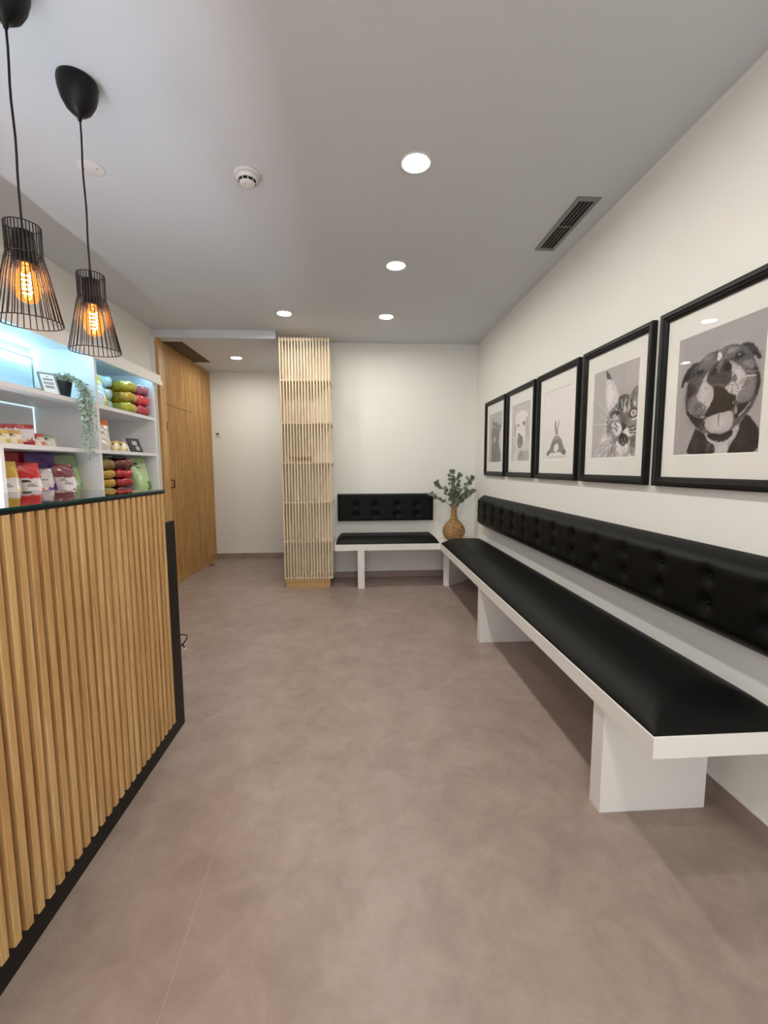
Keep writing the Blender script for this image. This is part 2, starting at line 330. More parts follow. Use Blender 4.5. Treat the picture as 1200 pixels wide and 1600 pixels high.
ART={"pitbull":[["bg",160],["p",42,[0.19,0.999,0.206,0.93,0.27,0.825,0.286,0.762,0.494,0.887,0.539,0.924,0.548,1.012]],["p",42,[0.685,1.012,0.697,0.95,0.78,0.858,0.798,0.777,0.836,0.724,0.874,0.719,0.934,0.777,0.993,0.836,0.998,1.005]],["p",185,[0.533,0.917,0.698,0.911,0.685,1.015,0.558,1.012]],["p",45,[0.308,0.228,0.208,0.233,0.113,0.284,0.063,0.379,0.06,0.408,0.085,0.415,0.115,0.357,0.154,0.386,0.215,0.302]],["p",48,[0.739,0.195,0.8,0.195,0.861,0.211,0.906,0.252,0.936,0.3,0.958,0.323,0.956,0.34,0.931,0.338,0.895,0.303,0.884,0.313,0.803,0.228]],["p",92,[0.292,0.228,0.39,0.186,0.493,0.188,0.532,0.187,0.617,0.167,0.711,0.185,0.794,0.22,0.85,0.263,0.889,0.32,0.911,0.379,0.95,0.44,0.967,0.497,0.961,0.55,0.941,0.602,0.899,0.675,0.853,0.72,0.804,0.746,0.8,0.796,0.754,0.869,0.685,0.917,0.6,0.933,0.496,0.908,0.427,0.849,0.404,0.827,0.286,0.762,0.198,0.689,0.151,0.633,0.13,0.55,0.145,0.464,0.153,0.371,0.214,0.288]],["p",62,[0.152,0.363,0.262,0.424,0.268,0.482,0.151,0.524]],["p",70,[0.214,0.288,0.298,0.233,0.341,0.235,0.251,0.316,0.167,0.395]],["p",70,[0.889,0.32,0.911,0.379,0.95,0.44,0.967,0.497,0.961,0.55,0.941,0.602,0.914,0.574,0.93,0.491,0.906,0.415,0.821,0.399,0.799,0.358]],["e",125,[0.66,0.218,0.074,0.02]],["e",115,[0.404,0.22,0.063,0.021]],["p",75,[0.563,0.2,0.638,0.184,0.578,0.256,0.559,0.259]],["p",118,[0.769,0.321,0.881,0.325,0.912,0.391,0.855,0.399]],["p",205,[0.499,0.203,0.528,0.193,0.559,0.239,0.531,0.269,0.501,0.27]],["p",178,[0.434,0.308,0.366,0.364,0.318,0.426,0.291,0.485,0.241,0.55,0.261,0.624,0.335,0.695,0.398,0.673,0.445,0.616,0.49,0.554,0.482,0.472,0.404,0.425,0.389,0.382]],["p",120,[0.152,0.535,0.269,0.489,0.31,0.558,0.423,0.607,0.399,0.68,0.314,0.7,0.231,0.671,0.178,0.615]],["e",95,[0.304,0.607,0.056,0.032]],["l",190,[0.184,0.615,0.243,0.676,0.314,0.7,0.389,0.69],0.012],["p",178,[0.629,0.285,0.697,0.312,0.774,0.372,0.824,0.43,0.872,0.482,0.916,0.513,0.906,0.572,0.869,0.623,0.809,0.627,0.745,0.607,0.721,0.553,0.656,0.543,0.603,0.49,0.667,0.467,0.681,0.431,0.673,0.346]],["p",125,[0.825,0.437,0.922,0.448,0.933,0.516,0.893,0.607,0.818,0.63,0.754,0.608,0.74,0.562,0.816,0.522]],["e",150,[0.793,0.469,0.044,0.022]],["e",110,[0.827,0.499,0.024,0.018]],["l",190,[0.825,0.437,0.922,0.449],0.012],["l",120,[0.83,0.407,0.923,0.421],0.015],["p",68,[0.434,0.308,0.492,0.278,0.57,0.267,0.629,0.287,0.672,0.34,0.673,0.391,0.665,0.448,0.61,0.471,0.549,0.442,0.479,0.448,0.404,0.425,0.389,0.382,0.415,0.331]],["p",105,[0.493,0.292,0.571,0.277,0.574,0.308,0.538,0.334,0.542,0.374,0.509,0.342]],["p",18,[0.417,0.345,0.467,0.327,0.497,0.326,0.491,0.365,0.452,0.38,0.419,0.366]],["p",18,[0.575,0.314,0.631,0.306,0.662,0.331,0.647,0.367,0.609,0.368,0.576,0.341]],["e",90,[0.705,0.435,0.026,0.029]],["p",34,[0.479,0.444,0.603,0.49,0.655,0.54,0.731,0.56,0.732,0.611,0.711,0.673,0.574,0.681,0.422,0.7,0.399,0.68,0.445,0.616,0.501,0.555]],["p",48,[0.755,0.621,0.819,0.641,0.889,0.613,0.875,0.679,0.819,0.722,0.767,0.733,0.731,0.739,0.734,0.676]],["p",150,[0.738,0.625,0.759,0.659,0.763,0.698,0.732,0.701]],["l",150,[0.879,0.636,0.833,0.686,0.783,0.719],0.02],["p",50,[0.147,0.633,0.184,0.615,0.256,0.684,0.391,0.707,0.404,0.778,0.38,0.811,0.286,0.762]],["p",172,[0.422,0.7,0.563,0.677,0.705,0.666,0.728,0.739,0.719,0.796,0.666,0.831,0.571,0.848,0.467,0.824,0.409,0.778,0.397,0.715]],["l",105,[0.561,0.677,0.566,0.777],0.012],["p",178,[0.729,0.81,0.793,0.77,0.788,0.84,0.712,0.912,0.619,0.935,0.476,0.915,0.41,0.841,0.424,0.814,0.47,0.852,0.594,0.879]],["p",52,[0.432,0.842,0.467,0.828,0.571,0.851,0.667,0.836,0.725,0.809,0.735,0.849,0.682,0.894,0.597,0.91,0.484,0.887]],["e",40,[0.301,0.314,0.05,0.02]],["e",110,[0.306,0.308,0.013,0.006]],["e",40,[0.74,0.272,0.049,0.023]],["e",150,[0.737,0.267,0.015,0.007]],["g",22,[0.34,0.27,0.1,0.06]],["g",26,[0.6,0.21,0.1,0.05]],["g",-22,[0.5,0.24,0.03,0.08]],["g",-28,[0.16,0.5,0.05,0.12]],["g",34,[0.52,0.275,0.07,0.03]],["g",20,[0.44,0.36,0.03,0.03]],["g",-34,[0.3,0.7,0.1,0.05]],["g",18,[0.36,0.5,0.05,0.1]],["g",22,[0.72,0.45,0.07,0.06]],["g",-26,[0.84,0.64,0.08,0.04]],["g",-24,[0.93,0.48,0.03,0.12]],["g",20,[0.57,0.76,0.1,0.06]],["g",-30,[0.57,0.845,0.14,0.02]],["g",14,[0.3,0.92,0.08,0.06]],["g",14,[0.82,0.9,0.07,0.08]],["g",20,[0.8,0.36,0.06,0.05]],["g",-20,[0.72,0.29,0.1,0.03]],["g",-25,[0.3,0.33,0.09,0.03]],["g",10,[0.56,0.52,0.05,0.03]],["e",200,[0.298,0.529,0.008,0.004]],["e",125,[0.358,0.497,0.005,0.008]],["e",125,[0.712,0.485,0.005,0.005]],["e",105,[0.753,0.506,0.005,0.009]],["e",140,[0.356,0.404,0.007,0.008]],["e",200,[0.735,0.39,0.008,0.007]],["e",105,[0.792,0.536,0.005,0.005]],["e",140,[0.695,0.527,0.007,0.008]],["e",125,[0.71,0.489,0.009,0.007]],["e",125,[0.855,0.38,0.008,0.006]],["e",125,[0.739,0.49,0.008,0.009]],["e",200,[0.377,0.615,0.005,0.008]],["e",200,[0.362,0.604,0.009,0.004]],["e",140,[0.836,0.522,0.007,0.009]],["e",105,[0.341,0.572,0.004,0.007]],["e",140,[0.355,0.627,0.005,0.004]],["e",200,[0.711,0.616,0.006,0.008]],["e",105,[0.386,0.46,0.008,0.009]],["e",125,[0.688,0.533,0.01,0.006]],["e",200,[0.327,0.619,0.01,0.006]],["e",140,[0.32,0.527,0.007,0.007]],["e",105,[0.32,0.424,0.008,0.009]],["e",140,[0.297,0.632,0.008,0.006]],["e",140,[0.323,0.621,0.006,0.006]],["e",125,[0.824,0.511,0.006,0.005]],["e",200,[0.762,0.532,0.008,0.004]],["e",125,[0.831,0.476,0.007,0.008]],["e",200,[0.306,0.649,0.006,0.008]],["e",125,[0.378,0.532,0.009,0.006]],["e",125,[0.82,0.536,0.007,0.007]],["e",140,[0.691,0.516,0.007,0.006]],["e",200,[0.763,0.504,0.007,0.009]],["e",140,[0.814,0.511,0.007,0.008]],["e",105,[0.843,0.396,0.009,0.004]],["e",200,[0.721,0.394,0.007,0.004]],["e",105,[0.78,0.537,0.007,0.006]],["e",140,[0.725,0.47,0.01,0.007]],["e",105,[0.793,0.513,0.007,0.008]],["e",125,[0.366,0.376,0.009,0.004]],["e",140,[0.77,0.488,0.005,0.007]],["e",105,[0.802,0.514,0.009,0.008]],["e",105,[0.389,0.578,0.009,0.004]],["e",140,[0.743,0.54,0.006,0.006]],["e",200,[0.327,0.787,0.005,0.007]],["e",125,[0.745,0.514,0.004,0.006]],["e",105,[0.691,0.482,0.008,0.006]],["h",150,[0.55,0.45,0.15,0.7,0.42,0.8],60,0.03],["h",70,[0.55,0.2,0.12,0.35,0.35,0.5],80,0.04],["h",120,[0.55,0.3,0.6,0.14,0.95,0.4],90,0.035],["h",75,[0.55,0.3,0.6,0.14,0.95,0.5],90,0.035],["h",120,[0.55,0.3,0.2,0.2,0.5,0.4],80,0.035],["h",70,[0.5,0.6,0.2,0.85,0.48,1.0],60,0.05],["h",66,[0.6,0.6,0.75,0.78,0.98,1.0],70,0.05],["h",205,[0.58,0.7,0.44,0.88,0.68,0.96],60,0.03]],"maine":[["bg",172],["p",178,[0.13,1.003,0.109,0.947,0.206,0.827,0.287,0.711,0.322,0.559,0.353,0.491,0.366,0.376,0.989,0.443,1.032,1.005]],["p",110,[0.328,0.95,0.495,0.848,0.55,0.907,0.411,0.998]],["p",120,[0.749,0.999,0.932,0.861,0.989,0.81,1.0,1.0]],["p",200,[0.839,0.999,0.877,0.945,0.947,1.0]],["p",198,[0.286,0.017,0.382,0.079,0.493,0.186,0.602,0.313,0.644,0.373,0.52,0.427,0.379,0.494,0.314,0.371,0.282,0.273,0.315,0.161]],["p",215,[0.364,0.145,0.53,0.304,0.442,0.385,0.372,0.435,0.326,0.255]],["p",62,[0.285,0.007,0.339,0.031,0.466,0.165,0.365,0.105,0.312,0.131]],["p",112,[0.831,0.346,0.987,0.246,1.048,0.429,0.877,0.373]],["p",128,[0.606,0.347,0.742,0.332,0.875,0.357,1.007,0.425,1.023,0.654,0.995,0.863,0.856,0.956,0.674,0.943,0.541,0.826,0.388,0.798,0.341,0.608,0.382,0.517,0.473,0.445,0.589,0.4]],["p",85,[0.354,0.608,0.471,0.64,0.513,0.791,0.388,0.798]],["p",60,[0.601,0.402,0.652,0.385,0.647,0.462,0.614,0.498]],["p",60,[0.667,0.37,0.784,0.351,0.796,0.385,0.728,0.404,0.707,0.424]],["p",62,[0.837,0.395,0.89,0.396,0.907,0.487,0.865,0.496]],["p",62,[0.74,0.417,0.773,0.409,0.773,0.453,0.747,0.461]],["p",62,[0.606,0.341,0.742,0.332,0.832,0.352,0.722,0.355,0.622,0.382]],["p",200,[0.548,0.464,0.598,0.435,0.594,0.49,0.557,0.498]],["p",195,[0.811,0.403,0.846,0.417,0.835,0.48,0.821,0.565,0.799,0.563]],["p",205,[0.913,0.414,0.969,0.452,0.942,0.48,0.909,0.466]],["p",105,[0.635,0.494,0.85,0.514,0.821,0.641,0.781,0.676,0.714,0.688,0.656,0.618]],["e",160,[0.737,0.493,0.045,0.033]],["p",58,[0.656,0.618,0.8,0.65,0.772,0.697,0.711,0.724]],["e",40,[0.537,0.53,0.108,0.046]],["e",178,[0.552,0.541,0.072,0.025]],["e",35,[0.584,0.525,0.026,0.017]],["e",225,[0.549,0.571,0.084,0.01]],["e",35,[0.918,0.547,0.092,0.056]],["e",185,[0.918,0.547,0.063,0.038]],["e",50,[0.913,0.544,0.015,0.011]],["p",235,[0.836,0.582,0.924,0.605,1.009,0.581,1.01,0.596,0.926,0.621]],["e",218,[0.598,0.691,0.099,0.07]],["e",218,[0.858,0.734,0.128,0.049]],["e",215,[0.519,0.631,0.049,0.032]],["l",80,[0.542,0.621,0.608,0.671],0.02],["l",80,[0.522,0.66,0.595,0.704],0.02],["l",85,[0.837,0.69,0.954,0.681],0.02],["l",85,[0.851,0.718,0.989,0.715],0.02],["l",85,[0.865,0.743,0.972,0.751],0.015],["p",38,[0.652,0.754,0.724,0.731,0.841,0.782,0.815,0.863,0.65,0.832]],["e",125,[0.739,0.805,0.059,0.022]],["e",50,[0.738,0.798,0.041,0.016]],["e",228,[0.727,0.899,0.13,0.058]],["p",222,[0.56,0.82,0.6,0.9,0.66,0.955,0.74,0.97,0.82,0.945,0.87,0.87,0.89,0.8,0.84,0.86,0.76,0.875,0.68,0.86,0.62,0.82]],["l",55,[0.62,0.36,0.655,0.45,0.66,0.5],0.022],["l",55,[0.7,0.355,0.7,0.45,0.69,0.52],0.02],["l",55,[0.8,0.37,0.78,0.47],0.022],["l",60,[0.89,0.38,0.86,0.46],0.02],["l",60,[0.55,0.42,0.6,0.48],0.02],["l",215,[0.665,0.38,0.68,0.46],0.014],["l",215,[0.745,0.37,0.735,0.48],0.014],["l",60,[0.36,0.6,0.44,0.62,0.52,0.585],0.018],["l",62,[0.37,0.66,0.45,0.67],0.016],["l",62,[0.39,0.74,0.47,0.76,0.53,0.74],0.016],["l",70,[0.4,0.8,0.5,0.84],0.018],["l",58,[0.7,0.6,0.72,0.64,0.735,0.71],0.012],["g",-22,[0.55,0.75,0.05,0.06]],["g",30,[0.74,0.5,0.04,0.06]],["g",-20,[0.73,0.58,0.03,0.06]],["g",-24,[0.93,0.82,0.06,0.1]],["g",22,[0.92,0.62,0.05,0.03]],["g",26,[0.6,0.615,0.05,0.025]],["e",30,[0.735,0.83,0.062,0.048]],["e",120,[0.735,0.85,0.03,0.022]],["l",225,[0.7,0.8,0.705,0.82],0.01],["l",225,[0.775,0.8,0.77,0.82],0.01],["h",232,[0.62,0.55,0.3,0.12,0.58,0.46],200,0.06],["h",130,[0.75,0.62,0.38,0.5,0.58,0.95],240,0.05],["h",205,[0.75,0.62,0.3,0.55,0.6,0.98],260,0.06],["h",232,[0.7,0.5,0.1,0.72,0.5,1.0],420,0.1],["h",120,[0.7,0.5,0.14,0.8,0.6,1.0],200,0.09],["h",80,[0.75,0.6,0.55,0.8,1.0,1.0],120,0.05],["h",225,[0.75,0.6,0.6,0.88,1.0,1.0],160,0.06],["h",60,[0.74,0.62,0.6,0.33,1.0,0.5],110,0.04],["h",200,[0.74,0.62,0.56,0.36,1.0,0.5],110,0.035],["h",150,[0.95,0.5,0.88,0.2,1.0,0.36],60,0.05],["l",225,[0.095,0.335,0.379,0.494],0.005],["l",225,[0.026,0.598,0.392,0.611],0.005],["l",220,[0.381,0.739,0.501,0.687],0.005],["l",220,[0.255,0.435,0.463,0.57],0.005],["l",220,[0.439,0.8,0.531,0.735],0.005],["l",235,[0.58,0.7,0.3,0.66],0.004],["l",235,[0.6,0.72,0.34,0.8],0.004],["l",235,[0.6,0.74,0.38,0.9],0.004],["l",235,[0.58,0.68,0.2,0.5],0.004],["l",235,[0.9,0.74,1.0,0.78],0.004],["l",235,[0.9,0.7,1.0,0.68],0.004]],"labrador":[["bg",190],["p",205,[0.059,1.0,0.164,0.837,0.271,0.784,0.15,0.626,0.071,0.556,0.949,0.506,1.001,1.005]],["p",222,[0.193,0.171,0.434,0.135,0.631,0.131,0.824,0.176,0.908,0.251,0.858,0.362,0.793,0.495,0.721,0.592,0.657,0.796,0.271,0.784,0.252,0.502,0.181,0.369,0.179,0.222]],["p",192,[0.765,0.276,0.907,0.241,0.949,0.506,0.866,0.6,0.723,0.612,0.771,0.534]],["p",150,[0.8,0.24,0.848,0.264,0.799,0.397,0.732,0.531,0.765,0.374]],["p",150,[0.195,0.307,0.241,0.353,0.255,0.449,0.205,0.456]],["e",118,[0.373,0.368,0.063,0.025]],["e",105,[0.661,0.358,0.065,0.038]],["e",228,[0.495,0.475,0.201,0.063]],["e",105,[0.476,0.668,0.164,0.12]],["e",78,[0.536,0.639,0.088,0.079]],["e",95,[0.431,0.534,0.069,0.021]],["l",185,[0.443,0.682,0.499,0.738,0.586,0.752],0.015],["l",222,[0.293,0.676,0.379,0.766,0.504,0.797,0.622,0.774,0.665,0.692],0.02],["p",150,[0.454,0.822,0.725,0.808,0.825,1.004,0.323,1.002]],["p",215,[0.117,1.001,0.202,0.849,0.31,0.819,0.286,1.001]],["p",165,[0.661,0.838,0.949,0.805,0.969,1.005,0.809,1.004]],["q",190,[0.08,0.08,0.36,0.08,0.24,0.17,0.19,0.24,0.16,0.36,0.08,0.36]],["q",190,[0.72,0.08,0.96,0.08,0.96,0.34,0.9,0.28,0.84,0.19]],["g",-26,[0.2,0.45,0.04,0.14]],["g",-24,[0.86,0.5,0.05,0.2]],["g",18,[0.5,0.25,0.15,0.08]],["g",-18,[0.35,0.55,0.05,0.08]],["g",-22,[0.5,0.86,0.12,0.05]],["h",235,[0.5,0.3,0.1,0.1,0.9,0.5],120,0.05],["h",200,[0.5,0.3,0.05,0.55,0.95,1.0],200,0.08]],"blackcat":[["bg",175],["g",34,[1.0,0.55,0.16,0.3]],["q",98,[0.256,0.09,0.377,0.185,0.551,0.187,0.743,0.267,0.924,0.239,0.844,0.362,0.766,0.464,0.757,0.571,0.73,0.618,0.901,0.82,0.902,1.011,0.221,1.003,0.204,0.722,0.255,0.571,0.179,0.466,0.207,0.343,0.261,0.236]],["e",185,[0.439,0.542,0.072,0.06]],["l",150,[0.322,0.259,0.492,0.284],0.03],["l",150,[0.611,0.31,0.719,0.33],0.03],["g",-14,[0.4,0.85,0.2,0.2]],["g",12,[0.4,0.3,0.15,0.05]]],"rabbit":[["bg",222],["p",118,[0.405,0.67,0.506,0.648,0.619,0.671,0.733,0.76,0.772,0.835,0.851,0.873,0.849,0.928,0.743,0.933,0.681,0.888,0.571,0.889,0.393,0.893,0.287,0.892,0.235,0.933,0.119,0.937,0.149,0.89,0.256,0.842,0.331,0.745]],["p",150,[0.405,0.67,0.506,0.651,0.607,0.672,0.634,0.709,0.407,0.704]],["p",92,[0.384,0.757,0.562,0.744,0.638,0.785,0.57,0.877,0.418,0.884,0.362,0.825]],["p",80,[0.739,0.862,0.846,0.878,0.84,0.926,0.742,0.926]],["p",80,[0.149,0.89,0.257,0.852,0.26,0.901,0.152,0.93]],["e",222,[0.487,0.832,0.088,0.056]],["p",190,[0.424,0.651,0.587,0.658,0.559,0.61,0.447,0.604]],["p",130,[0.429,0.435,0.468,0.45,0.494,0.529,0.521,0.637,0.459,0.634,0.42,0.505]],["p",140,[0.598,0.43,0.584,0.488,0.543,0.557,0.561,0.639,0.51,0.636,0.513,0.55,0.558,0.467]],["l",205,[0.154,0.955,0.814,0.954],0.01],["h",165,[0.5,0.4,0.25,0.68,0.72,0.92],160,0.03],["h",90,[0.5,0.4,0.3,0.7,0.7,0.9],120,0.03],["g",-20,[0.5,0.955,0.3,0.012]],["e",228,[0.515,0.82,0.085,0.055]]]}
# ================================================================ THE ROOM
XL, XR, YB, YR, YF, ZC, ZR = -2.0, 1.363, 4.99, 6.2, -2.2, 2.63, 2.553
struct('floor', MB().box(XL-.1, XR+.1, YF-.1, YR+.1, -.05, 0), M_FLOOR)
struct('ceiling', MB().box(XL-.1, XR+.1, YF-.1, YR+.1, ZC, ZC+.05), M_CEIL)
b = MB().box(XL, -.80, 4.60, YR, ZR, ZC)
struct('ceiling_recess', b, M_CEIL)
struct('wall_right', MB().box(XR, XR+.1, YF-.1, YB+.1, 0, ZC), M_WALL)
struct('wall_back', MB().box(-.72, XR, YB, YB+.1, 0, ZC), M_WALL)
struct('wall_recess', MB().box(XL, -.66, YR, YR+.1, 0, ZC), M_WALL)
struct('wall_side', MB().box(-.76, -.66, YB-.05, YR, 0, ZC), M_WALL)
struct('wall_left', MB().box(XL-.1, XL, YF-.1, YR+.1, 0, ZC), M_WALL)
struct('wall_front', MB().box(XL-.1, -1.7, YF-.1, YF, 0, ZC).box(1.1, XR+.1, YF-.1, YF, 0, ZC).box(-1.7, 1.1, YF-.1, YF, 2.35, ZC).box(-1.7, 1.1, YF-.1, YF, 0, .12), M_WALL)
wf = MB()
for x in (-1.7, -.79, .14, 1.05): wf.box(x, x+.05, YF-.08, YF-.03, .12, 2.35)
wf.box(-1.65, 1.05, YF-.08, YF-.03, .12, .17).box(-1.65, 1.05, YF-.08, YF-.03, 2.30, 2.35)
struct('window_1', wf, M_FRAME)
# coved skirting of the floor vinyl with a pale capping bead
def skirt(name, pts, side, h=.073):
    m = MB()
    (x0, y0), (x1, y1) = pts; t = .008
    if x0 == x1:
        s = side; m.box(min(x0, x0+s*t), max(x0, x0+s*t), y0, y1, 0, h); m.box(min(x0, x0+s*t*.9), max(x0, x0+s*t*.9), y0, y1, h, h+.005, mi=1)
    else:
        s = side; m.box(x0, x1, min(y0, y0+s*t), max(y0, y0+s*t), 0, h); m.box(x0, x1, min(y0, y0+s*t*.9), max(y0, y0+s*t*.9), h, h+.005, mi=1)
    struct(name, m, [M_FLOOR, M_WHITE])
skirt('baseboard_right', ((XR, YF), (XR, YB)), -1)
skirt('baseboard_back', ((-.66, YB), (XR-.008, YB)), -1)
skirt('baseboard_recess', ((XL+.03, YR), (-.76, YR)), -1)
# floor vinyl weld seam
struct('trim_1', MB().tube([(-.50, YF, .0004), (-.47, .9, .0004), (-.50, 1.75, .0004), (-.52, 4.3, .0004)], .0012, 4), mat('weld_seam', 'b8a496', .5))
# white wall end beside the slatted wall
struct('trim_2', MB().box(XL, XL+.022, 4.56, 4.60, 0, ZR), M_WALL)

# ---- slatted oak wall with its door on the left of the recess
def slats(mb, axis, a0, a1, pitch, w, d0, d1, z0, z1, sgn=1):
    n = int(round((a1-a0)/pitch)); p = (a1-a0)/n
    for i in range(n):
        c = a0+(i+.5)*p
        if axis == 'y':
            x0, x1 = sorted((d0, d1)); mb.box(x0, x1, c-w/2, c+w/2, z0, z1, .002)
        else:
            y0, y1 = sorted((d0, d1)); mb.box(c-w/2, c+w/2, y0, y1, z0, z1, .002)
    return mb
sw = thing('slatted_wall_panel', (XL, 5.88, 0), 'fixed oak slat wall panel beyond the slatted door, next to the recess back wall', 'wall panel')
MB().box(XL, XL+.012, 5.575, YR, .085, ZR).build('backing', M_OAKB, sw)
slats(MB(), 'y', 5.58, YR-.002, .0395, .0235, XL+.010, XL+.030, .085, ZR).build('slats', M_OAKD, sw)
MB().box(XL, XL+.026, 5.575, YR, 0, .083).build('skirting', M_OAKD, sw)
dr = bpy.data.objects.new('door_1', None); COL.objects.link(dr); dr.location = (XL, 5.15, 0); tag(dr, kind='structure')
MB().box(XL, XL+.012, 4.76, 5.568, .004, 1.925).build('door_leaf', M_OAKB, dr)
slats(MB(), 'y', 4.785, 5.566, .0395, .0235, XL+.010, XL+.030, .085, 1.925).build('slats', M_OAKD, dr)
MB().box(XL, XL+.026, 4.76, 5.568, .004, .083).build('kick_board', M_OAKD, dr)
MB().box(XL+.002, XL+.03, 4.758, 4.782, .004, 1.925).build('edge_strip', M_OAK, dr)
h = MB(); h.tube([(XL+.028, 4.80, 1.06), (XL+.06, 4.80, 1.06), (XL+.06, 4.80, 1.14), (XL+.028, 4.80, 1.14)], .006); h.build('door_handle', M_BPLASTIC, dr)
MB().box(XL+.024, XL+.034, 4.762, 4.775, 1.66, 1.745).build('hinge', M_BRASS, dr)
tp = thing('transom_panel', (XL, 5.15, 1.93), 'square slatted oak panel directly above the slatted door', 'wall panel')
MB().box(XL, XL+.012, 4.76, 5.568, 1.931, ZR).build('backing', M_OAKB, tp)
slats(MB(), 'y', 4.785, 5.566, .0395, .0235, XL+.010, XL+.030, 1.931, ZR).build('slats', M_OAKD, tp)
MB().box(XL+.002, XL+.03, 4.758, 4.782, 1.931, ZR).build('edge_strip', M_OAK, tp)
struct('trim_3', MB().box(XL, XL+.048, 4.601, 4.66, 0, ZR).box(XL, XL+.034, 4.685, 4.745, 0, ZR), M_OAK)

# ================================================================ RECEPTION COUNTER
ct = thing('reception_counter', (-1.1, 1.0, 0), 'oak slatted reception counter with black base and dark glass top', 'counter')
Y0 = -.3
MB().box(-1.36, -.876, Y0, 1.985, .06, 1.157).build('body', M_BLACK, ct)
MB().box(-1.34, -.878, Y0, 1.985, 0, .06).box(-.890, -.8735, Y0, 2.137, 0, 1.0195).build('front_board', M_BLACK, ct)
MB().box(-1.36, -.890, 1.985, 2.137, 0, 1.00).build('end_cabinet', M_BLACK, ct)
slats(MB(), 'y', Y0, 1.988, .041, .0235, -.874, -.849, .098, 1.158).build('slats', M_OAK, ct)
MB().box(-.8745, -.8725, Y0, 1.988, .1, 1.15).build('slat_backing', M_OAKB, ct)
MB().box(-1.38, -.849, Y0, 1.990, 1.1585, 1.168).build('worktop', M_BPLASTIC, ct)
g = MB().box(-1.38, -.8505, Y0, 1.995, 1.1685, 1.1755); g.box(-.8505, -.847, Y0, 1.995, 1.1685, 1.1755, mi=1)
g.build('glass_top', [M_TOPG, M_EDGE], ct)
MB().box(-1.52, -1.362, Y0, 1.93, .985, 1.005).box(-1.50, -1.36, 1.90, 1.93, 0, .985).build('staff_desk', M_WHITE, ct)
MB().box(-1.505, -1.485, Y0+.05, 1.88, 1.0055, 1.016).build('desk_light_strip', mat('desk_light', 'ffffff', .5, emit='eef3ff', es=DESK), ct)
cb = thing('cable', (-.9, 2.2, .4), 'thin black cable loop with a white plug tip poking out behind the counter end', 'cable')
MB().tube([(-.98, 2.130, .405), (-.93, 2.19, .425), (-.885, 2.2, .432), (-.866, 2.2, .425), (-.868, 2.2, .408), (-.885, 2.2, .385), (-.90, 2.19, .372), (-.93, 2.16, .37), (-.98, 2.130, .375)], .003, 6).build('cord', M_BPLASTIC, cb)
MB().tube([(-.893, 2.2, .385), (-.882, 2.2, .362)], .0032, 6).ball((-.879, 2.2, .357), .006, 8, mi=1).build('plug', [M_BPLASTIC, M_PLASTIC], cb)

# ================================================================ CORNER BENCH
bn = thing('corner_bench', (.87, 4.5, 0), 'white L-shaped corner bench along the right and back walls', 'bench')
bt = MB().prism([(.867, 1.166), (XR-.009, 1.166), (XR-.009, YB-.009), (-.235, YB-.009), (-.235, 4.5), (.867, 4.5)], .405, .470)
bt.build('bench_top', M_WHITE, bn)
MB().box(.879, 1.283, 1.441, 1.511, 0, .405).build('leg', M_WHITE, bn)
MB().box(.879, 1.283, 3.019, 3.090, 0, .405).build('leg', M_WHITE, bn)
MB().prism([(.968, 4.520), (1.246, 4.798), (1.196, 4.848), (.918, 4.570)], 0, .405).build('leg', M_WHITE, bn)
MB().box(0, .071, 4.501, 4.90, 0, .405).build('leg', M_WHITE, bn)

def pad(name, mapf, a, b_, T, ra, rb, na, nb, buttons, label, cat, parent=None, bcol=True, dimple=.016, ds=.03, creases=False, group=None):
    """upholstered pad: height field T over the rectangle a x b, rounded at its rims, drawn in at the buttons"""
    A0, A1 = a; B0, B1 = b_
    def prof(d, r): return 1 if d >= r else math.sqrt(max(0, 1-(1-d/r)**2))
    us = sorted(set([A0+(A1-A0)*i/na for i in range(na+1)]+[A0+ra*(1-math.cos(math.pi/2*k/6)) for k in range(6)]+[A1-ra*(1-math.cos(math.pi/2*k/6)) for k in range(6)]))
    vs_ = sorted(set([B0+(B1-B0)*i/nb for i in range(nb+1)]+[B0+rb*(1-math.cos(math.pi/2*k/6)) for k in range(6)]+[B1-rb*(1-math.cos(math.pi/2*k/6)) for k in range(6)]))
    V = []; F = []
    for u in us:
        for v in vs_:
            pu, pv = prof(min(u-A0, A1-u), ra), prof(min(v-B0, B1-v), rb)
            hgt = T*min(pu, pv)*(.25+.75*pu*pv) if min(pu, pv) > 0 else 0
            for bu, bv in buttons:
                d2 = ((u-bu)**2+(v-bv)**2)
                if d2 < .02: hgt -= dimple*math.exp(-d2/(ds*ds))*1.0
            if creases:
                for bu, bv in buttons:
                    du = abs(u-bu)
                    if du < .04: hgt -= .0035*math.exp(-(du/.010)**2)*math.exp(-((v-bv)/.08)**2)
            V.append(mapf(u, v, max(hgt, 0)))
    n = len(vs_); m = len(us)
    for i in range(m-1):
        for j in range(n-1): F.append((i*n+j, i*n+j+1, (i+1)*n+j+1, (i+1)*n+j))
    # flat back
    o = len(V)
    V += [mapf(A0, B0, 0), mapf(A1, B0, 0), mapf(A1, B1, 0), mapf(A0, B1, 0)]
    F.append((o, o+1, o+2, o+3))
    return MB().add(V, F, 0, True)
